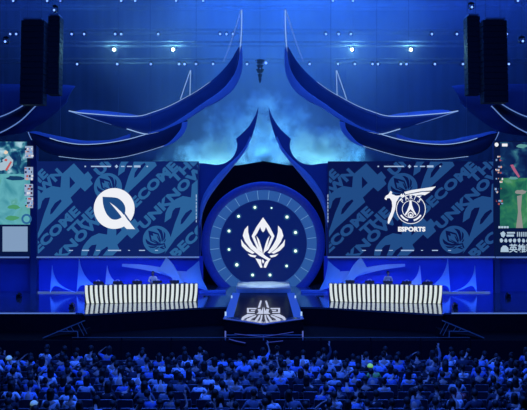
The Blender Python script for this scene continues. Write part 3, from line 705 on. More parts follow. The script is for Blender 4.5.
b = bmesh.new(); layer(b, [blob(14, 207, 7, 2.5, 1), blob(12, 218, 7, 2.5, 6)], G0-.02); finish('green_leaves', b, glow('leaf_green', (72, 150, 105), 1), tg)
b = bmesh.new(); ring_layer(b, 26.5, 219, 3.2, 5.2, G0-.03, 20); finish('round_map', b, glow('map_ring', (44, 100, 150), 1), tg)
b = bmesh.new(); rects(b, [(25, 146, 33, 158), (24.5, 167, 33, 180), (24.5, 184, 33, 196), (27, 197, 33, 208)], G0-.035); finish('icon_column', b, glow('icons_pale', (150, 170, 200), 1), tg)
rr = random.Random(2)
cols = [(225, 225, 232), (170, 80, 75), (40, 70, 130), (210, 160, 140), (25, 30, 60), (120, 160, 210)]
for ci, c in enumerate(cols):
    b = bmesh.new(); rs = []
    for k in range(13):
        x = rr.uniform(24.5, 31.5); y = rr.choice([148, 151, 155, 168, 171, 175, 178, 185, 188, 192, 198, 202, 205]); rs.append((x, y, x+rr.uniform(1, 2.3), y+rr.uniform(1, 2.4)))
    rects(b, rs, G0-.04-.004*ci); finish('icon_marks', b, glow('icon_%d' % ci, c, 1), tg)
b = bmesh.new(); rects(b, [(-70, 225, 30, 256)], G0-.02); finish('lower_panel', b, glow('panel_navy', (6, 20, 60), 1), tg)
b = bmesh.new(); rects(b, [(2.5, 226.5, 27.6, 251.5)], G0-.03); finish('blank_card', b, glow('card_pale', (128, 155, 188), 1), tg)
b = bmesh.new(); a_, c_ = P(-70, 257.3, G0), P(29, 257.3, G0); box(b, ((a_.x+c_.x)/2, G0, a_.z), (c_.x-a_.x, .12, .09)); finish('bottom_light', b, glow('sill_led', (88, 118, 185), 1), tg)

tg = thing('game_screen', 'tall game screen at right edge showing green meadow and white lettering', 'screen', P(540, 256, G0))
b = bmesh.new(); prism(b, [(494.8, 141), (597, 141), (597, 256), (494.8, 256)], G0, .25); finish('screen_panel', b, glow('game_bezel', (8, 18, 52), 1), tg)
b = bmesh.new(); rects(b, [(500, 142, 597, 178)], G0-.01); finish('night_picture', b, gmR1, tg)
b = bmesh.new(); rects(b, [(500, 178, 597, 228)], G0-.01); finish('meadow_picture', b, gmR2, tg)
b = bmesh.new(); layer(b, [[(517, 196), (522, 195), (521, 210), (523, 228), (516, 228), (518, 212)], blob(521, 192, 6, 2.5, 3)], G0-.02); finish('sandy_path', b, glow('path_tan', (138, 140, 138), 1), tg)
b = bmesh.new(); layer(b, [[(510.2, 165), (513, 164.4), (515, 168), (520, 176.5), (518.5, 177.6), (513.5, 171)]], G0-.03); finish('pink_shape', b, glow('shape_pink', (170, 92, 125), 1), tg)
b = bmesh.new(); layer(b, [blob(513, 178, 5, 1.6, 5), blob(522, 146, 6, 2, 6)], G0-.02); finish('pale_water', b, glow('water_pale', (90, 150, 150), 1), tg)
b = bmesh.new(); layer(b, [circ(496.6, 144.6, 2, 16)], G0-.03); rects(b, [(502, 143.6, 507.5, 146.4)], G0-.03); finish('score_marks', b, M_white, tg)
b = bmesh.new(); rects(b, [(494.8, 148, 500, 228)], G0-.02); finish('icon_bar', b, glow('panel_navy', (6, 20, 60), 1), tg)
for ci, c in enumerate(cols[:4]+[(90, 130, 190), (120, 190, 190)]):
    b = bmesh.new(); rs = []
    for k in range(10):
        x = rr.uniform(494.8, 501.5); y = rr.choice([156, 159, 166, 169, 172, 178, 181, 188, 191, 200, 203]); rs.append((x, y, x+rr.uniform(1, 2.2), y+rr.uniform(1, 2.2)))
    rects(b, rs, G0-.04-.004*ci); finish('icon_marks', b, glow('icon_%d' % ci, c, 1), tg)
b = bmesh.new(); rects(b, [(494.8, 228.3, 597, 256)], G0-.02); finish('lower_panel', b, glow('panel_navy', (6, 20, 60), 1), tg)
b = bmesh.new(); rects(b, [(498.4+k*2.7, 226.2, 500.6+k*2.7, 228.2) for k in range(4)], G0-.05)
layer(b, [blob(503, 234.5, 2.8, 3, 4)], G0-.03)
rects(b, [(507, 232, 515, 233.6), (506.5, 234.5, 514, 236.6)]+[(517+k*1.9, 232, 518+k*1.9, 236.6) for k in range(7)], G0-.03)
layer(b, [blob(501.5+k*4.4, 240.5, 1.7, 2.2, k) for k in range(7)], G0-.03)
layer(b, [[(500.5, 252), (501, 248), (503, 245.6), (506, 245.6), (508.4, 248), (508.8, 252)]], G0-.03)
fix(b); finish('lower_marks', b, glow('mark_bright', (170, 195, 215), 1), tg)
b = text_bm('英雄联盟', 6.2, .02, .95, 0, (509, 251.6), G0-.03); fix(b); finish('lower_lettering', b, glow('mark_bright', (170, 195, 215), 1), tg)
b = bmesh.new(); a_, c_ = P(496, 257.3, G0), P(597, 257.3, G0); box(b, ((a_.x+c_.x)/2, G0, a_.z), (c_.x-a_.x, .12, .09)); finish('bottom_light', b, glow('sill_led', (88, 118, 185), 1), tg)

# ---------------------------------------------------------------- player desks
RIB = mat('desk_rib_lit', (.35, .38, .33), .4, 0, lin((226, 234, 212)), .86)
def desk(s, sn):
    a = Vector((xat(84, 41.1), 41.1, 1)); c = Vector((xat(198.5, 42.1), 42.1, 1))
    if s > 0: a, c = Vector((-a.x, a.y, 1)), Vector((-c.x, c.y, 1)); a, c = c, a
    d = (c-a); L = d.length; d.normalize(); nrm = Vector((d.y, -d.x, 0))
    if nrm.y > 0: nrm = -nrm
    rz = math.atan2(d.y, d.x); mid = (a+c)/2
    t = thing('player_desk', f'long {sn} player desk faced with white glowing upright ribs', 'desk', mid)
    b = bmesh.new(); box(b, mid-nrm*.42+Vector((0, 0, .50)), (L-.06, .70, .96), rz); finish('desk_body', b, M_blackplastic, t)
    b = bmesh.new(); box(b, mid-nrm*.40+Vector((0, 0, 1.0)), (L, .86, .05), rz, .01); finish('worktop', b, mat('desk_top', (.03, .035, .05), .4), t)
    n = 24
    for i in range(n):
        f = (i+.5)/n; p = a.lerp(c, f); bend = (f-.5)*-.5 if s < 0 else (f-.5)*-.5
        b = bmesh.new(); g = []
        k = 10; w = L/n*.56
        for j in range(k+1):
            h = j/k; z = 1.02+h*1.06; off = nrm*(.07+.05*math.sin(PI*h))+d*(.0+ (.10*(1-h)**2)*(-1 if f > .5 else 1)*abs(f-.5)*2)
            q = p+off; g.append([b.verts.new((q.x-d.x*w/2, q.y-d.y*w/2, z)), b.verts.new((q.x+nrm.x*.05, q.y+nrm.y*.05, z)), b.verts.new((q.x+d.x*w/2, q.y+d.y*w/2, z)), b.verts.new((q.x-nrm.x*.1, q.y-nrm.y*.1, z))])
        for j in range(k):
            for m in range(4): b.faces.new((g[j][m], g[j][(m+1) % 4], g[j+1][(m+1) % 4], g[j+1][m]))
        b.faces.new(g[0]); b.faces.new(g[-1][::-1]); bmesh.ops.recalc_face_normals(b, faces=b.faces)
        finish('rib', b, RIB, t)
    xs = (99, 118, 137, 157, 174) if s < 0 else (350.5, 370, 388, 406.5, 427)
    lab = ['outermost', 'second outermost', 'middle', 'second innermost', 'innermost']
    for i, px in enumerate(xs):
        D = 41.6; x = xat(px, D)
        f = (x-a.x)/(c.x-a.x); p = a.lerp(c, f)-nrm*.42
        nm = lab[i] if s < 0 else lab[4-i]
        m = thing('gaming_monitor', f'{nm} of five low monitors seen from behind on the {sn} desk', 'monitor', (p.x, p.y, 2.03), 'monitors on the player desks')
        b = bmesh.new(); box(b, (p.x, p.y, 2.04), (.26, .2, .02), rz, .004); box(b, (p.x, p.y+.02, 2.10), (.05, .04, .12), rz); finish('stand', b, M_blackplastic, m)
        b = bmesh.new(); box(b, (p.x, p.y, 2.17), (.56, .05, .17), rz, .015); finish('display_case', b, mat('monitor_shell', (.05, .06, .07), .45), m)
        b = bmesh.new(); box(b, (p.x, p.y+.028, 2.17), (.52, .004, .14), rz); finish('display_face', b, glow('monitor_face', (120, 170, 200), 1), m)
        hx = p.x+.28*(1 if s < 0 else -1)*0
        hd = thing('headset', f'pale headset resting on the {nm} monitor of the {sn} desk', 'headset', (p.x, p.y, 2.26), 'headsets on the player desks')
        b = bmesh.new(); tube(b, [Vector((p.x+.10*math.cos(q), p.y, 2.26+.075*math.sin(q))) for q in [PI*k/10 for k in range(11)]], .014, 6); finish('headband', b, mat('headset_pale', (.6, .65, .66), .4), hd)
        for e in (-1, 1):
            b = bmesh.new(); sph(b, (p.x+e*.10, p.y, 2.275), (.03, .045, .045), 10, 6); finish('ear_cup', b, mat('headset_pale', (.6, .65, .66)), hd, True)
        if i != (3 if s < 0 else 2):
            q = p-nrm*.85
            ch = thing('gaming_chair', f'dark chair tucked behind the {nm} monitor of the {sn} desk', 'chair', (q.x, q.y, 1), 'dark chairs behind the player desks')
            b = bmesh.new(); box(b, (q.x, q.y, 1.46), (.5, .5, .1), rz, .03); finish('seat', b, M_blackplastic, ch)
            b = bmesh.new(); box(b, (q.x, q.y+.24, 1.80), (.48, .09, .56), rz, .04); finish('backrest', b, M_blackplastic, ch)
            b = bmesh.new(); bar(b, (q.x, q.y, 1.06), (q.x, q.y, 1.43), .035, 8)
            for e in range(5): bar(b, (q.x, q.y, 1.1), (q.x+.28*math.cos(e*1.2566), q.y+.28*math.sin(e*1.2566), 1.03), .022, 6)
            finish('star_base', b, M_blackplastic, ch)
desk(-1, 'left'); desk(1, 'right')

# ---------------------------------------------------------------- barricade, ramps
t = thing('crowd_barrier', 'long low dark barrier with pale top rail between stage and audience', 'barrier', (0, 30, 0))
b = bmesh.new(); x0, x1 = xat(72, 30), xat(470, 30); zt = P(0, 337.6, 30).z
bar(b, (x0, 30, zt), (x1, 30, zt), .018, 8); finish('top_rail', b, mat('rail_grey', (.10, .10, .10), .5), t)
b = bmesh.new(); box(b, (0, 30.03, .5), (62, .04, .98)); finish('front_panel', b, M_black, t)  # black sheet runs on past the rail to keep the pit dark
for i in range(9):
    x = x0+(x1-x0)*i/8; b = bmesh.new(); bar(b, (x, 30, 0), (x, 30, zt), .03, 6); finish('post', b, M_black, t)
t = thing('runway_light_frame', 'thin blue glowing bars in a shallow V below the runway tip', 'light frame', (0, 32.4, 0))
LB = glow('bar_blue', (46, 60, 150), 1)
for ln, r in (([(234.5, 333.8), (248, 335.2), (263, 336.6)], .014), ([(263, 336.6), (278, 334.5), (293.5, 332)], .014), ([(229, 338.5), (236, 340.5), (245.5, 342.5)], .02), ([(283, 340.3), (275, 341.2), (266, 342)], .014)):
    b = bmesh.new(); tube(b, [P(x, y, 31.4 if y < 338 else 30.0)+Vector((0, -.1 if y > 338 else 0, 0)) for x, y in ln], r, 6); finish('light_bar', b, LB, t)
for x in (225.4, 302.8):
    b = bmesh.new(); p = P(x, 331, 31.4); bar(b, (p.x, 31.4, p.z-.32), (p.x, 31.4, p.z), .035, 6); finish('post_light', b, glow('post_led', (84, 98, 180), 1), t)
    b = bmesh.new(); bar(b, (p.x, 31.4, 0), (p.x, 31.4, p.z-.3), .03, 6); finish('post', b, M_steel, t)
b = bmesh.new(); p, q = P(225.4, 333, 31.4), P(302.8, 333, 31.4); bar(b, (p.x, 31.45, p.z-.1), (q.x, 31.45, p.z-.1), .02, 6); bar(b, (0, 31.45, 0), (0, 31.45, p.z-.1), .03, 6); finish('support', b, M_steel, t)
def ramp(s, sn):
    f = (lambda q: q) if s < 0 else mx
    D = 35.2
    t = thing('access_ramp', f'dark frame of an access ramp in front of the {sn} desk end', 'ramp', P(f([(65, 338)])[0][0], 340, D))
    rm = mat('ramp_rail', (.22, .22, .22), .5)
    for nm, a, c, r in (('handrail', (43, 338), (85, 320.5), .03), ('cross_rail', (57, 331.5), (77, 331.3), .022), ('support_post', (77.5, 331), (78, 338), .03), ('strut', (78, 324), (84, 335.5), .016), ('strut', (81, 322.5), (87, 334), .016),
                        ('strut', (71, 327), (74, 331.5), .014), ('strut', (66, 328.5), (69, 331.5), .014)):
        b = bmesh.new(); A1, C1 = f([a])[0], f([c])[0]; bar(b, P(*A1, D), P(*C1, D), r, 6); finish(nm, b, rm, t)
    b = bmesh.new(); p = P(*f([(43, 338)])[0], D); q = P(*f([(85, 320.5)])[0], D)
    vs = [b.verts.new(v) for v in ((p.x, D+.3, 0), (q.x, D+.3, 0), (q.x, D+.3, q.z-.55), (p.x, D+.3, .05), (p.x, D+1.3, 0), (q.x, D+1.3, 0), (q.x, D+1.3, q.z-.55), (p.x, D+1.3, .05))]
    for fc in ((0, 1, 2, 3), (4, 7, 6, 5), (3, 2, 6, 7), (0, 4, 5, 1), (0, 3, 7, 4), (1, 5, 6, 2)): b.faces.new([vs[i] for i in fc])
    bmesh.ops.recalc_face_normals(b, faces=b.faces); finish('ramp_deck', b, M_black, t)
ramp(-1, 'left'); ramp(1, 'right')

# ---------------------------------------------------------------- smoke
def smoke():
    c0, c1 = P(166, 170, 53), P(366, 80, 53)
    b = bmesh.new(); cen = (c0+c1)/2; box(b, (cen.x, 53.6, cen.z), (c1.x-c0.x, 3.4, c1.z-c0.z))
    m = bpy.data.materials.new('stage_smoke'); m.use_nodes = True; nt = m.node_tree; nt.nodes.clear()
    N_ = nt.nodes.new; out = N_('ShaderNodeOutputMaterial'); pv = N_('ShaderNodeVolumePrincipled'); geo = N_('ShaderNodeNewGeometry')
    nt.links.new(pv.outputs[0], out.inputs['Volume']); pv.inputs['Color'].default_value = (.85, .95, 1, 1); pv.inputs['Anisotropy'].default_value = .2
    nz = N_('ShaderNodeTexNoise'); nz.inputs['Scale'].default_value = 1.05; nz.inputs['Detail'].default_value = 8; nz.inputs['Roughness'].default_value = .62; nz.inputs['Distortion'].default_value = .4
    nt.links.new(geo.outputs['Position'], nz.inputs['Vector'])
    acc = None
    def math_(op, a, c=None, clamp=False):
        n = N_('ShaderNodeMath'); n.operation = op; n.use_clamp = clamp
        for i, v in enumerate((a, c)):
            if v is None: continue
            if isinstance(v, (int, float)): n.inputs[i].default_value = v
            else: nt.links.new(v, n.inputs[i])
        return n.outputs[0]
    for px, py, rx, rz, wt in ((222, 150, 2.4, 1.9, 1.15), (203, 156, 2.6, 1.7, .8), (230, 125, 2.8, 2.6, .5), (262, 140, 2.2, 4.2, .7), (262, 158, 3.2, 1.8, .75), (319, 147, 3.0, 2.0, 1.25), (305, 145, 2.0, 2.2, .9), (340, 153, 2.6, 1.5, .8), (285, 122, 2.8, 2.6, .42), (262, 108, 2.8, 2.0, .4)):
        p = P(px, py, 53.5); v = N_('ShaderNodeVectorMath'); v.operation = 'SUBTRACT'; nt.links.new(geo.outputs['Position'], v.inputs[0]); v.inputs[1].default_value = p
        d = N_('ShaderNodeVectorMath'); d.operation = 'DIVIDE'; nt.links.new(v.outputs[0], d.inputs[0]); d.inputs[1].default_value = (rx, 1.7, rz)
        l = N_('ShaderNodeVectorMath'); l.operation = 'LENGTH'; nt.links.new(d.outputs[0], l.inputs[0])
        g = math_('MULTIPLY', math_('SUBTRACT', 1.0, l.outputs['Value'], True), wt)
        acc = g if acc is None else math_('MAXIMUM', acc, g)
    nn = math_('MULTIPLY', math_('SUBTRACT', nz.outputs['Fac'], .5), 4.2)
    dens = math_('MULTIPLY', math_('SUBTRACT', math_('ADD', acc, math_('MULTIPLY', nn, math_('MULTIPLY', acc, 2.0, True))), .12, True), 4.0)
    nt.links.new(dens, pv.inputs['Density'])
    o = finish('smoke_cloud', b, m); tag(o, 'pale blue-green theatrical smoke drifting behind the central arch', 'smoke', None, 'stuff')
smoke()

def haze():
    b = bmesh.new(); box(b, (0, 55.4, 19.5), (62, 16.2, 18.8))
    m = bpy.data.materials.new('stage_haze'); m.use_nodes = True; nt = m.node_tree; nt.nodes.clear()
    out = nt.nodes.new('ShaderNodeOutputMaterial'); pv = nt.nodes.new('ShaderNodeVolumeScatter')
    pv.inputs['Color'].default_value = (.9, .95, 1, 1); pv.inputs['Anisotropy'].default_value = .1
    N_ = nt.nodes.new; geo = N_('ShaderNodeNewGeometry'); sp = N_('ShaderNodeSeparateXYZ'); nt.links.new(geo.outputs['Position'], sp.inputs[0])
    ab = N_('ShaderNodeMath'); ab.operation = 'ABSOLUTE'; nt.links.new(sp.outputs['X'], ab.inputs[0])
    def mr(src, a0, a1, b0, b1):
        n = N_('ShaderNodeMapRange'); n.interpolation_type = 'SMOOTHSTEP'; nt.links.new(src, n.inputs[0])
        for i, v in enumerate((a0, a1, b0, b1)): n.inputs[i+1].default_value = v
        return n.outputs[0]
    s1 = mr(ab.outputs[0], 3, 14, .026, 0); s2 = mr(sp.outputs['Z'], 15.5, 22, .004, .022)  # denser at centre and top, so the low sides look less lit
    ad = N_('ShaderNodeMath'); ad.operation = 'ADD'; nt.links.new(s1, ad.inputs[0]); nt.links.new(s2, ad.inputs[1])
    nz = N_('ShaderNodeTexNoise'); nz.inputs['Scale'].default_value = .16; nz.inputs['Detail'].default_value = 3; nt.links.new(geo.outputs['Position'], nz.inputs['Vector'])
    m2 = N_('ShaderNodeMath'); m2.operation = 'MULTIPLY'; nt.links.new(ad.outputs[0], m2.inputs[0]); nt.links.new(mr(nz.outputs['Fac'], .3, .7, .5, 1.5), m2.inputs[1])
    nt.links.new(m2.outputs[0], pv.inputs['Density'])
    nt.links.new(pv.outputs[0], out.inputs['Volume'])
    o = finish('stage_haze', b, m); tag(o, 'blue lit haze filling the air behind the scenic wings', 'haze', None, 'stuff')
haze()

# ---------------------------------------------------------------- people
def skeleton(pose):
    """joints of one figure facing +Y; seated figures have their seat at z=.45"""
    J = {}; E_ = []
    st_ = pose.get('stand', False); lean = pose.get('lean', 0); tilt = pose.get('tilt', 0); hf = pose.get('fwd', 0)
    z0 = .90 if st_ else .53
    def tor(x, y, z):   # lean of the trunk
        h = z; return (x+lean*h, y+hf*h*h*1.2, z0+z)
    J['pelvis'] = (*tor(0, 0, 0), .135, .105); J['spine'] = (*tor(0, -.02, .18), .12, .095); J['chest'] = (*tor(0, -.02, .36), .15, .105)
    J['neckb'] = (*tor(0, -.005, .49), .062, .06); J['neck'] = (*tor(tilt*.05, .01, .545), .052, .052)
    J['jaw'] = (*tor(tilt*.12, .03, .61), .066, .075); J['skull'] = (*tor(tilt*.2, .025, .69), .076, .094); J['crown'] = (*tor(tilt*.26, .015, .755), .052, .068)
    J['nose'] = (J['skull'][0]+tilt*-.01, J['skull'][1]+.108, J['skull'][2]-.03, .012, .012)
    E_ += [('pelvis', 'spine'), ('spine', 'chest'), ('chest', 'neckb'), ('neckb', 'neck'), ('neck', 'jaw'), ('jaw', 'skull'), ('skull', 'crown'), ('skull', 'nose')]
    for s, sd in ((-1, 'l'), (1, 'r')):
        J['ear'+sd] = (J['skull'][0]+s*.088, J['skull'][1]-.005, J['skull'][2]-.015, .012, .02); E_.append(('skull', 'ear'+sd))
        sh = tor(s*.175, -.015, .44); J['sh'+sd] = (*sh, .058, .062)
        a = pose.get(sd, 'lap')
        if a == 'lap': el = (sh[0]+s*.06, sh[1]+.07, sh[2]-.26); wr = (s*.11+lean*.2, sh[1]+.27, z0+.12); hd = Vector((-s*.02, .08, -.01))
        elif a == 'rest': el = (sh[0]+s*.11, sh[1]+.06, sh[2]-.25); wr = (sh[0]+s*.06, sh[1]+.29, z0+.16); hd = Vector((0, .08, -.01))
        elif a == 'up': el = (sh[0]+s*.10, sh[1]+.08, sh[2]+.20); wr = (sh[0]+s*.04, sh[1]+.12, sh[2]+.45); hd = Vector((0, .01, .08))
        elif a == 'head': el = (sh[0]+s*.18, sh[1]+.05, sh[2]+.08); wr = (sh[0]+s*-.02, sh[1]+.02, sh[2]+.27); hd = Vector((-s*.06, -.02, .04))
        elif a == 'phone': el = (sh[0]+s*.06, sh[1]+.16, sh[2]-.16); wr = (sh[0]-s*.07, sh[1]+.32, sh[2]+.02); hd = Vector((0, .02, .08))
        elif a == 'side': el = (sh[0]+s*.15, sh[1]+.02, sh[2]-.2); wr = (sh[0]+s*.16, sh[1]+.22, sh[2]-.26); hd = Vector((s*.06, .05, -.01))
        elif a == 'hang': el = (sh[0]+s*.07, sh[1]+.0, sh[2]-.28); wr = (sh[0]+s*.08, sh[1]+.08, sh[2]-.52); hd = Vector((0, .02, -.08))
        elif a == 'desk': el = (sh[0]+s*.09, sh[1]+.10, sh[2]-.24); wr = (sh[0]-s*.05, sh[1]+.30, sh[2]-.27); hd = Vector((-s*.02, .08, -.01))
        J['el'+sd] = (*el, .043, .043); J['wr'+sd] = (*wr, .027, .024)
        w = Vector(wr); palm = w+hd; J['pa'+sd] = (*palm, .036, .018)
        E_ += [('chest', 'sh'+sd), ('sh'+sd, 'el'+sd), ('el'+sd, 'wr'+sd), ('wr'+sd, 'pa'+sd)]
        u = hd.normalized(); side = u.cross(Vector((0, 0, 1) if abs(u.z) < .7 else (0, 1, 0))).normalized()*(-s); nrm = side.cross(u)
        for k, ln in enumerate((.066, .075, .07, .055)):
            o = side*((k-1.5)*.019); m1 = palm+o+u*(.03+ln*.45); m2 = palm+o*1.1+u*(.03+ln*.9)-Vector((0, 0, .012))
            J[f'f{k}a{sd}'] = (*m1, .009, .009); J[f'f{k}b{sd}'] = (*m2, .008, .008); E_ += [('pa'+sd, f'f{k}a{sd}'), (f'f{k}a{sd}', f'f{k}b{sd}')]
        th = w+hd*.45-side*.045; t2 = th+u*.035-side*.012
        J['ta'+sd] = (*th, .011, .011); J['tb'+sd] = (*t2, .009, .009); E_ += [('wr'+sd, 'ta'+sd), ('ta'+sd, 'tb'+sd)]
        if st_:
            J['hi'+sd] = (s*.09, 0, .84, .095, .09); J['kn'+sd] = (s*.10, .02, .47, .06, .06); J['an'+sd] = (s*.10, 0, .09, .038, .04); J['to'+sd] = (s*.12, .15, .035, .036, .028)
        else:
            J['hi'+sd] = (s*.095, .04, .52, .10, .09); J['kn'+sd] = (s*.13, .43, .53, .063, .06); J['an'+sd] = (s*.13, .44, .10, .04, .042); J['to'+sd] = (s*.14, .58, .04, .036, .03)
        E_ += [('pelvis', 'hi'+sd), ('hi'+sd, 'kn'+sd), ('kn'+sd, 'an'+sd), ('an'+sd, 'to'+sd)]
    return J, E_
def skin_mesh(name, J, E_, root, lev=1, grow=0):
    keys = [k for k in J if any(k in e for e in E_)]; idx = {k: i for i, k in enumerate(keys)}
    me = bpy.data.meshes.new(name+'_cage'); me.from_pydata([J[k][:3] for k in keys], [(idx[a], idx[c]) for a, c in E_], [])
    o = bpy.data.objects.new(name, me); C.objects.link(o)
    sk_ = o.modifiers.new('skin', 'SKIN'); sk_.use_smooth_shade = True; sk_.branch_smoothing = .3
    if not me.skin_vertices: bpy.context.view_layer.objects.active = o; 
    if not me.skin_vertices:
        import bmesh as _b
        bm = _b.new(); bm.from_mesh(me); bm.verts.layers.skin.verify(); bm.to_mesh(me); bm.free()
    d = me.skin_vertices[0].data
    for k in keys:
        d[idx[k]].radius = (J[k][3]+grow, J[k][4]+grow); d[idx[k]].use_root = (k == root)
    sb = o.modifiers.new('sub', 'SUBSURF'); sb.levels = lev; sb.render_levels = lev
    dg = bpy.context.evaluated_depsgraph_get(); r = bpy.data.meshes.new_from_object(o.evaluated_get(dg)); r.name = name
    bpy.data.objects.remove(o); bpy.data.meshes.remove(me)
    for p in r.polygons: p.use_smooth = True
    return r
def hair_mesh(kind, J):
    c = Vector(J['skull'][:3]); b = bmesh.new(); sph(b, (0, 0, 0), (1, 1, 1), 20, 14)
    sx, sy, sz = {'short': (.096, .112, .11), 'long': (.105, .118, .115), 'tail': (.098, .115, .112), 'bun': (.098, .115, .112), 'cap': (.104, .122, .10), 'hood': (.118, .128, .13)}[kind]
    rr = random.Random(kind)
    for v in list(b.verts):
        x, y, z = v.co
        j = 1+.05*math.sin(9*x+5*z)*math.cos(7*y) if kind in ('short', 'long') else 1
        v.co = Vector((x*sx*j, y*sy*j-.012, z*sz*j+.018))
        if kind == 'long' and z < .2 and y < .35:   # falls down the back
            f = (.2-z)/1.2; v.co.z -= .20*f; v.co.x *= 1+.15*f; v.co.y = max(v.co.y, -.10)-.01*f
    # open the face
    cut = [f for f in b.faces if f.calc_center_median().y > .045 and f.calc_center_median().z < .055] + [f for f in b.faces if f.calc_center_median().z < (-.075 if kind in ('short', 'tail', 'bun') else -.01 if kind == 'cap' else -.4)]
    bmesh.ops.delete(b, geom=list(set(cut)), context='FACES')
    if kind == 'tail': tube(b, [Vector((0, -.11, .04)), Vector((0, -.16, .03)), Vector((0, -.17, -.06)), Vector((0, -.15, -.17))], .032, 8, .012)
    if kind == 'bun': sph(b, (0, -.09, .115), (.048, .048, .045), 12, 8)
    if kind == 'cap':
        vs = []
        for i in range(9):
            a = PI*(.15+.7*i/8); vs.append((b.verts.new((.09*math.cos(a), .09*math.sin(a)+.01, .035)), b.verts.new((.095*math.cos(a), .10*math.sin(a)+.08, .02))))
        for p, q in zip(vs, vs[1:]): b.faces.new((p[0], q[0], q[1], p[1]))
    if kind in ('cap', 'hood', 'short', 'long', 'tail', 'bun'):
        geom = bmesh.ops.solidify(b, geom=b.faces[:], thickness=.006)
    bmesh.ops.translate(b, verts=b.verts, vec=c)
    me = bpy.data.meshes.new('hair'); b.to_mesh(me); b.free()
    for p in me.polygons: p.use_smooth = True
    me.materials.append(M_hair); return me
M_hair = mat('hair_dark', (.012, .010, .010), .6, scale=40)
M_skin = mat('skin', (.52, .34, .26), .6, scale=10, var=.06)
M_trouser = mat('dark_trousers', (.02, .022, .03), .8)
SHIRTS = [('white t-shirt', (.75, .77, .80)), ('pale grey t-shirt', (.42, .44, .50)), ('light blue t-shirt', (.25, .40, .75)), ('dark hoodie', (.035, .04, .06)), ('black t-shirt', (.015, .016, .022)),
          ('mid-blue shirt', (.12, .20, .50)), ('grey hoodie', (.16, .17, .22)), ('lime green t-shirt', (.35, .62, .12)), ('dull red t-shirt', (.30, .05, .05))]
shirt_m = [mat(n.replace(' ', '_').replace('-', '_'), c, .85, scale=14, var=.1) for n, c in SHIRTS]
POSES = [dict(l='lap', r='lap'), dict(l='rest', r='rest', lean=.08), dict(l='lap', r='rest', lean=-.10, tilt=-.4), dict(l='lap', r='lap', fwd=.35), dict(l='phone', r='phone'),
         dict(l='head', r='lap', tilt=.3), dict(l='lap', r='up'), dict(l='lap', r='lap', lean=.12, tilt=.5), dict(l='side', r='rest', lean=-.05), dict(l='up', r='up')]
PW = ['sitting upright', 'leaning right', 'leaning left', 'bent forward', 'holding hands up in front', 'left hand raised to head', 'right arm raised high', 'head tilted right', 'left elbow spread wide', 'both arms raised high']
HAIRS = ['short', 'long', 'tail', 'bun', 'cap']; HW = {'short': 'short dark hair', 'long': 'long dark hair', 'tail': 'dark ponytail', 'bun': 'dark hair bun', 'cap': 'dark cap', 'hood': 'hood up'}
def sub(E_, keep): return [e for e in E_ if e[0] in keep and e[1] in keep]
LIB = []
for pz in POSES:
    J, E_ = skeleton(pz)
    body = skin_mesh('body', J, E_, 'pelvis', 1); body.materials.append(M_skin)
    keep = {'pelvis', 'spine', 'chest', 'neckb', 'shl', 'shr', 'ell', 'elr'}
    Js = dict(J)
    for sd in 'lr':
        e, s_ = Vector(J['el'+sd][:3]), Vector(J['sh'+sd][:3]); q = s_.lerp(e, .8); Js['el'+sd] = (*q, .046, .046)
    n_ = J['neckb']; Js['neckb'] = (n_[0], n_[1], n_[2]-.02, .062, .06)
    shirt = skin_mesh('shirt', Js, sub(E_, keep), 'pelvis', 1, .016); shirt.materials.append(None)
    keep = {'shl', 'ell', 'wrl', 'shr', 'elr', 'wrr', 'pelvis', 'spine', 'chest', 'neckb'}
    hood = skin_mesh('shirt', J, sub(E_, keep), 'pelvis', 1, .02); hood.materials.append(None)
    tr = skin_mesh('trousers', J, sub(E_, {'pelvis', 'hil', 'hir', 'knl', 'knr', 'anl', 'anr'}), 'pelvis', 1, .014); tr.materials.append(M_trouser)
    LIB.append((body, shirt, hood, tr, {h: hair_mesh(h, J) for h in HAIRS}, J))
def mesh_child(name, me, parent, m=None):
    o = bpy.data.objects.new(name, me); C.objects.link(o); o.parent = parent
    if m:
        o.material_slots[0].link = 'OBJECT'; o.material_slots[0].material = m
    return o
M_limecap = mat('lime_headwear', (.45, .8, .15), .7, 0, lin((125, 185, 60)), .7); M_palecap = mat('pale_headwear', (.62, .75, .55), .7, 0, lin((100, 140, 150)), .6)  # emission put into both caps so their colours show under blue light
def person(x, y, z, rz, pi, si, hk, label, group, sc=1.0, capm=None):
    body, shirt, hood, tr, hairs, J = LIB[pi]
    t = thing('person', label, 'person', (x, y, z), group); t.rotation_euler.z = rz; t.scale = (sc, sc, sc)
    mesh_child('body', body, t)
    mesh_child('shirt', hood if 'hoodie' in SHIRTS[si][0] else shirt, t, shirt_m[si])
    mesh_child('trousers', tr, t)
    mesh_child('cap' if hk == 'cap' else 'hair', hairs[hk], t, capm)
    return t
# seat prototype meshes
def seat_meshes():
    b = bmesh.new(); box(b, (0, -.26, .67), (.47, .05, .36), 0, .02); bk = bpy.data.meshes.new('backrest'); b.to_mesh(bk); b.free(); bk.materials.append(mat('seat_back_plastic', (.022, .025, .04), .4, spec=.5))
    b = bmesh.new(); box(b, (0, -.01, .40), (.46, .42, .05), 0, .015); pn = bpy.data.meshes.new('seat_pan'); b.to_mesh(pn); b.free(); pn.materials.append(mat('seat_back_plastic', (.022, .025, .04)))
    b = bmesh.new()
    for e in (-.22, .22):
        bar(b, (e, -.25, 0), (e, -.27, .84), .014); bar(b, (e, .18, 0), (e, .16, .4), .014); bar(b, (e, -.25, .38), (e, .17, .38), .014)
    bar(b, (-.22, -.27, .86), (.22, -.27, .86), .014)
    fr = bpy.data.meshes.new('frame'); b.to_mesh(fr); b.free(); fr.materials.append(mat('seat_tube_steel', (.25, .26, .32), .35, .7))
    return bk, pn, fr
SEAT = seat_meshes()
rows = [27.0, 26.1, 25.2, 24.3, 23.4, 22.5, 21.6, 20.7, 19.8, 18.9]
rnd = random.Random(21)
count_p = 0
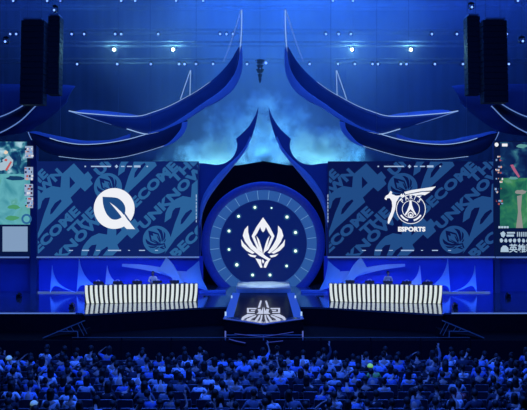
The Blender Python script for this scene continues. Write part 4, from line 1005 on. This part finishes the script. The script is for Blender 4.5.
for ri, D in enumerate(rows):
    half = 527/2/FPX*D+.15; pitch = .60; off = (.3 if ri % 2 else 0)+rnd.uniform(-.05, .05)
    xs = []
    k = -60
    while k < 60:
        x = k*pitch+off
        if abs(x) < half: xs.append(x)
        k += 1
    n = 0; run = 0
    for x in xs:
        px = CX+x*FPX/D
        st_ = thing('audience_seat', f'dark audience seat in the {ORD[ri]} row from the stage', 'seat', (x, D, 0), f'dark seats in the {ORD[ri]} audience row')
        mesh_child('backrest', SEAT[0], st_); mesh_child('seat_pan', SEAT[1], st_); mesh_child('frame', SEAT[2], st_)
        vac = .05 if ri < 6 else .16
        if 225 < px < 320 and ri in (5, 6, 8): vac = .35
        if ri == 0: vac = .35
        if rnd.random() < vac:
            run += 1; nth = '' if run == 1 else ORD[run-1]+' '
            st_['label'] = (f'{nth}empty dark seat right of {ordinal(n-1)} person from left in {ORD[ri]} row' if n else f'{nth}empty dark seat left of everyone in {ORD[ri]} row')
            continue
        st_['label'] = f'dark seat holding {ordinal(n)} person from left in {ORD[ri]} row'; run = 0
        special = None; capm = None
        pi = rnd.choices(range(10), (20, 14, 14, 10, 8, 7, 2, 12, 8, .6))[0]
        si = rnd.choices(range(9), (20, 14, 14, 16, 20, 14, 12, .4, .6))[0]
        hk = rnd.choices(HAIRS, (46, 22, 10, 6, 6))[0]
        hw = HW[hk]
        if ri == 0 and abs(px-289) < 9 and n >= 0 and pi != 6: pi, si = 6, 0
        if ri == 3 and abs(px-374) < 8: hk, capm, hw = 'cap', M_limecap, 'bright lime cap'; si = 7
        if ri == 2 and abs(px-17) < 8: hk, capm, hw = 'cap', M_palecap, 'pale cap'
        if ri == 8 and abs(px-33) < 9: hk, capm, hw, si = 'cap', M_palecap, 'pale cap', 7
        if ri == 0 and abs(px-338) < 9: hk, capm, hw = 'cap', M_palecap, 'pale cap'
        if ri == 8 and abs(px-184) < 9: si = 8
        lab = f'person in {SHIRTS[si][0]} with {hw}, {PW[pi]}, {ordinal(n)} from left in {ORD[ri]} row'
        if len(lab.split()) > 16: lab = f'person in {SHIRTS[si][0]} with {hw}, {ordinal(n)} from left in {ORD[ri]} row'
        person(x+rnd.uniform(-.05, .05), D-.02+rnd.uniform(-.02, .02), -.02, rnd.uniform(-.25, .25), pi, si, hk, lab, 'seated audience', rnd.uniform(.94, 1.05), capm)
        n += 1; count_p += 1
print('people', count_p)
# two staff behind the desks
for px, lab, si, sn in ((153, 'standing person in white shirt behind the left player desk', 0, 'left'), (388, 'standing person in pale grey shirt behind the right player desk', 1, 'right')):
    J, E_ = skeleton(dict(stand=True, l='desk', r='desk'))
    body = skin_mesh('body', J, E_, 'pelvis', 1); body.materials.append(M_skin)
    shirt = skin_mesh('shirt', J, sub(E_, {'pelvis', 'spine', 'chest', 'neckb', 'shl', 'shr', 'ell', 'elr', 'wrl', 'wrr'}), 'pelvis', 1, .016); shirt.materials.append(None)
    tr = skin_mesh('trousers', J, sub(E_, {'pelvis', 'hil', 'hir', 'knl', 'knr', 'anl', 'anr'}), 'pelvis', 1, .014); tr.materials.append(M_trouser)
    t = thing('person', lab, 'person', (xat(px, 43.3), 43.3, 1.0)); t.rotation_euler.z = PI
    mesh_child('body', body, t); mesh_child('shirt', shirt, t, shirt_m[si]); mesh_child('trousers', tr, t); mesh_child('hair', hair_mesh('short', J), t)
